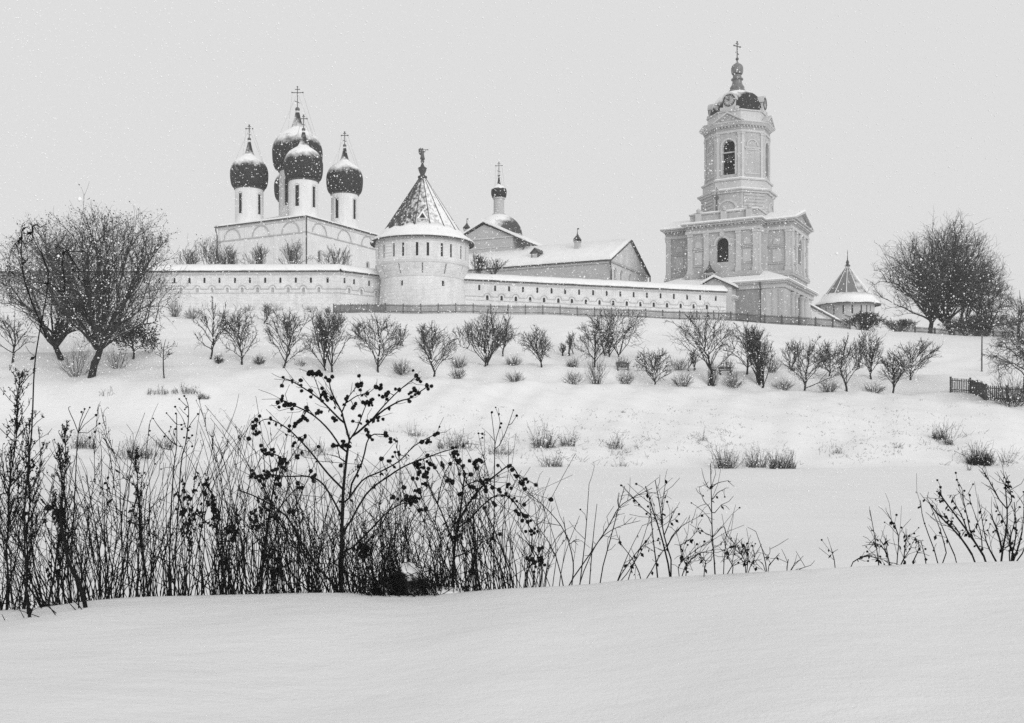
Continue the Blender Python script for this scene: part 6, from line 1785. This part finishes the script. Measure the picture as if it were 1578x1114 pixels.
def mugwort(label, px, Y, hpx, seed, n=60):
    rng = np.random.default_rng(seed)
    s = Y / FPX; x = (px - PX0) * s; z = gz(x, Y); H = hpx * s
    P = limb_path((0, 0, -0.06), (rng.normal() * 0.06 * H, 0, H), rng, 0.04, 10)
    segs, lv = [path_segs(P, 0.010, 0.003)], []
    for j in range(n):
        f = rng.uniform(3, 10); a = int(min(f, 9.99)); p = P[a] + (P[a + 1] - P[a]) * (f - a)
        L = H * rng.uniform(0.08, 0.24) * (1.35 - f / 10)
        q = p + np.array([rng.normal() * 0.42, rng.normal() * 0.35, 0.9]) * L
        T = limb_path(p, q, rng, 0.12, 3); segs.append(path_segs(T, 0.004, 0.002))
        for k in range(5):
            c = T[rng.integers(1, 4)]; d = c + np.array([rng.normal() * 0.3, rng.normal() * 0.3, 0.8]) * L * 0.25
            segs.append(path_segs(np.array([c, d]), 0.0026, 0.0016)); lv += [c, d, (c + d) / 2]
    t = thing('mugwort', label, 'weed', (x, Y, z), 0, ML)
    link('stem', np_mesh('stem', *seg_arrays(np.concatenate(segs), 4)), M['weed'], t)
    link('seed_sprays', np_mesh('seed_sprays', *leaf_arrays(np.array(lv), 0.020, rng)), M['weed'], t)
mugwort('tallest seedy weed plume cut by the left edge', 10, 8.6, 360, 80, 70)
mugwort('seedy weed plume second from the left edge', 36, 8.8, 290, 81, 50)
mugwort('thick seedy weed just inside the left edge', 72, 8.5, 270, 82, 40)
mugwort('slender seedy plume among the left stems', 112, 9.0, 250, 83, 34)
mugwort('seedy plume rising left of the button-headed weed', 232, 9.1, 230, 84, 30)

# stubs in front of the crest at the lower left
Z8 = zoomer(0, 820, 6.96)
stems('thick broken stalk leaning left out of the near snow', [(5.0, [(930, 830), (850, 560), (740, 330), (690, 100), (640, -200)]), (1.8, [(850, 560), (800, 420), (840, 200)])], 90, Z8, 8.15, 'broken_stalk', 'broken stalks at the lower left', twigs=0.3, leaves=12)
stems('short shaggy stub poking from the near snow', [(4.0, [(330, 990), (310, 850), (300, 700), (250, 500)]), (2.0, [(320, 900), (380, 740)]), (1.6, [(330, 960), (380, 970)]), (1.6, [(280, 940), (170, 960)])], 91, Z8, 8.0, 'broken_stalk', 'broken stalks at the lower left', twigs=1.0, leaves=26)
stems('pair of slanting straws right of the shaggy stub', [(1.4, [(720, 985), (580, 850), (440, 740)]), (1.4, [(660, 970), (560, 840), (490, 720)]), (1.2, [(620, 968), (450, 920), (340, 880), (120, 810)])], 92, Z8, 8.0, 'broken_stalk', 'broken stalks at the lower left', twigs=0.0)
stems('pair of slanting straws by the thick broken stalk', [(1.4, [(860, 890), (780, 800), (700, 720)]), (1.4, [(910, 885), (850, 790), (760, 720)]), (1.3, [(270, 940), (195, 800)]), (1.3, [(75, 990), (20, 880)])], 93, Z8, 8.05, 'broken_stalk', 'broken stalks at the lower left', twigs=0.0)

# ------------------------------------------------------------------ falling snow
def falling_snow():
    rng = np.random.default_rng(12)
    Y0 = (rng.uniform(8.0 ** 3, 46.0 ** 3, 56000)) ** (1 / 3)
    X = rng.uniform(-0.62, 0.62, len(Y0)) * Y0 + rng.uniform(-2, 2, len(Y0))
    Zz = EYE + rng.uniform(-0.10, 0.46, len(Y0)) * Y0
    ok = Zz > ground_np(X, Y0) + 0.1
    P = np.stack([X, Y0, Zz], 1)[ok]
    near = np.array([(-2.72, 4.6, 1.52), (-2.2, 4.0, 2.35), (-2.05, 4.4, 2.32), (-1.6, 3.6, 2.4), (-2.6, 4.4, 0.82), (1.2, 3.6, 2.2), (2.1, 5.0, 2.4)])
    P = np.concatenate([P, near])
    m = len(P)
    r = (0.006 + 0.019 * rng.random((m, 1)) ** 1.6) * np.clip(P[:, 1:2] / 22, 0.35, 1.0); r[-len(near):] = rng.uniform(0.006, 0.010, (len(near), 1))
    D = np.array([[1, 0, 0], [-1, 0, 0], [0, 1, 0], [0, -1, 0], [0, 0, 1], [0, 0, -1]], float)
    V = P[:, None, :] + D[None] * r[:, None, :] * rng.uniform(0.7, 1.3, (m, 6, 1))
    Fs = np.array([[0, 2, 4], [2, 1, 4], [1, 3, 4], [3, 0, 4], [2, 0, 5], [1, 2, 5], [3, 1, 5], [0, 3, 5]])
    Fq = (Fs[None] + (np.arange(m) * 6)[:, None, None]).reshape(-1, 3)
    me = np_mesh('falling_snow', V.reshape(-1, 3), Fq)
    tag(link('falling_snow', me, M['flake']), 'snowflakes drifting through the air', 'snow', None, 'stuff')
falling_snow()

# ------------------------------------------------------------------ snow-filled air
def haze():
    mb = MB(); mb.box(-330, 330, -12, 320, -4.5, 66)
    m = bpy.data.materials.new('snowy_air')
    m.use_nodes = True
    nt = m.node_tree
    nt.nodes.clear()
    o = nt.nodes.new('ShaderNodeOutputMaterial'); v = nt.nodes.new('ShaderNodeVolumePrincipled')
    v.inputs['Color'].default_value = grey(0.95); v.inputs['Density'].default_value = 0.0004; v.inputs['Anisotropy'].default_value = 0.2
    nt.links.new(v.outputs[0], o.inputs['Volume'])
    tag(mb.build('haze', m), 'pale air full of fine snow around the whole hill', 'haze', None, 'stuff')
haze()
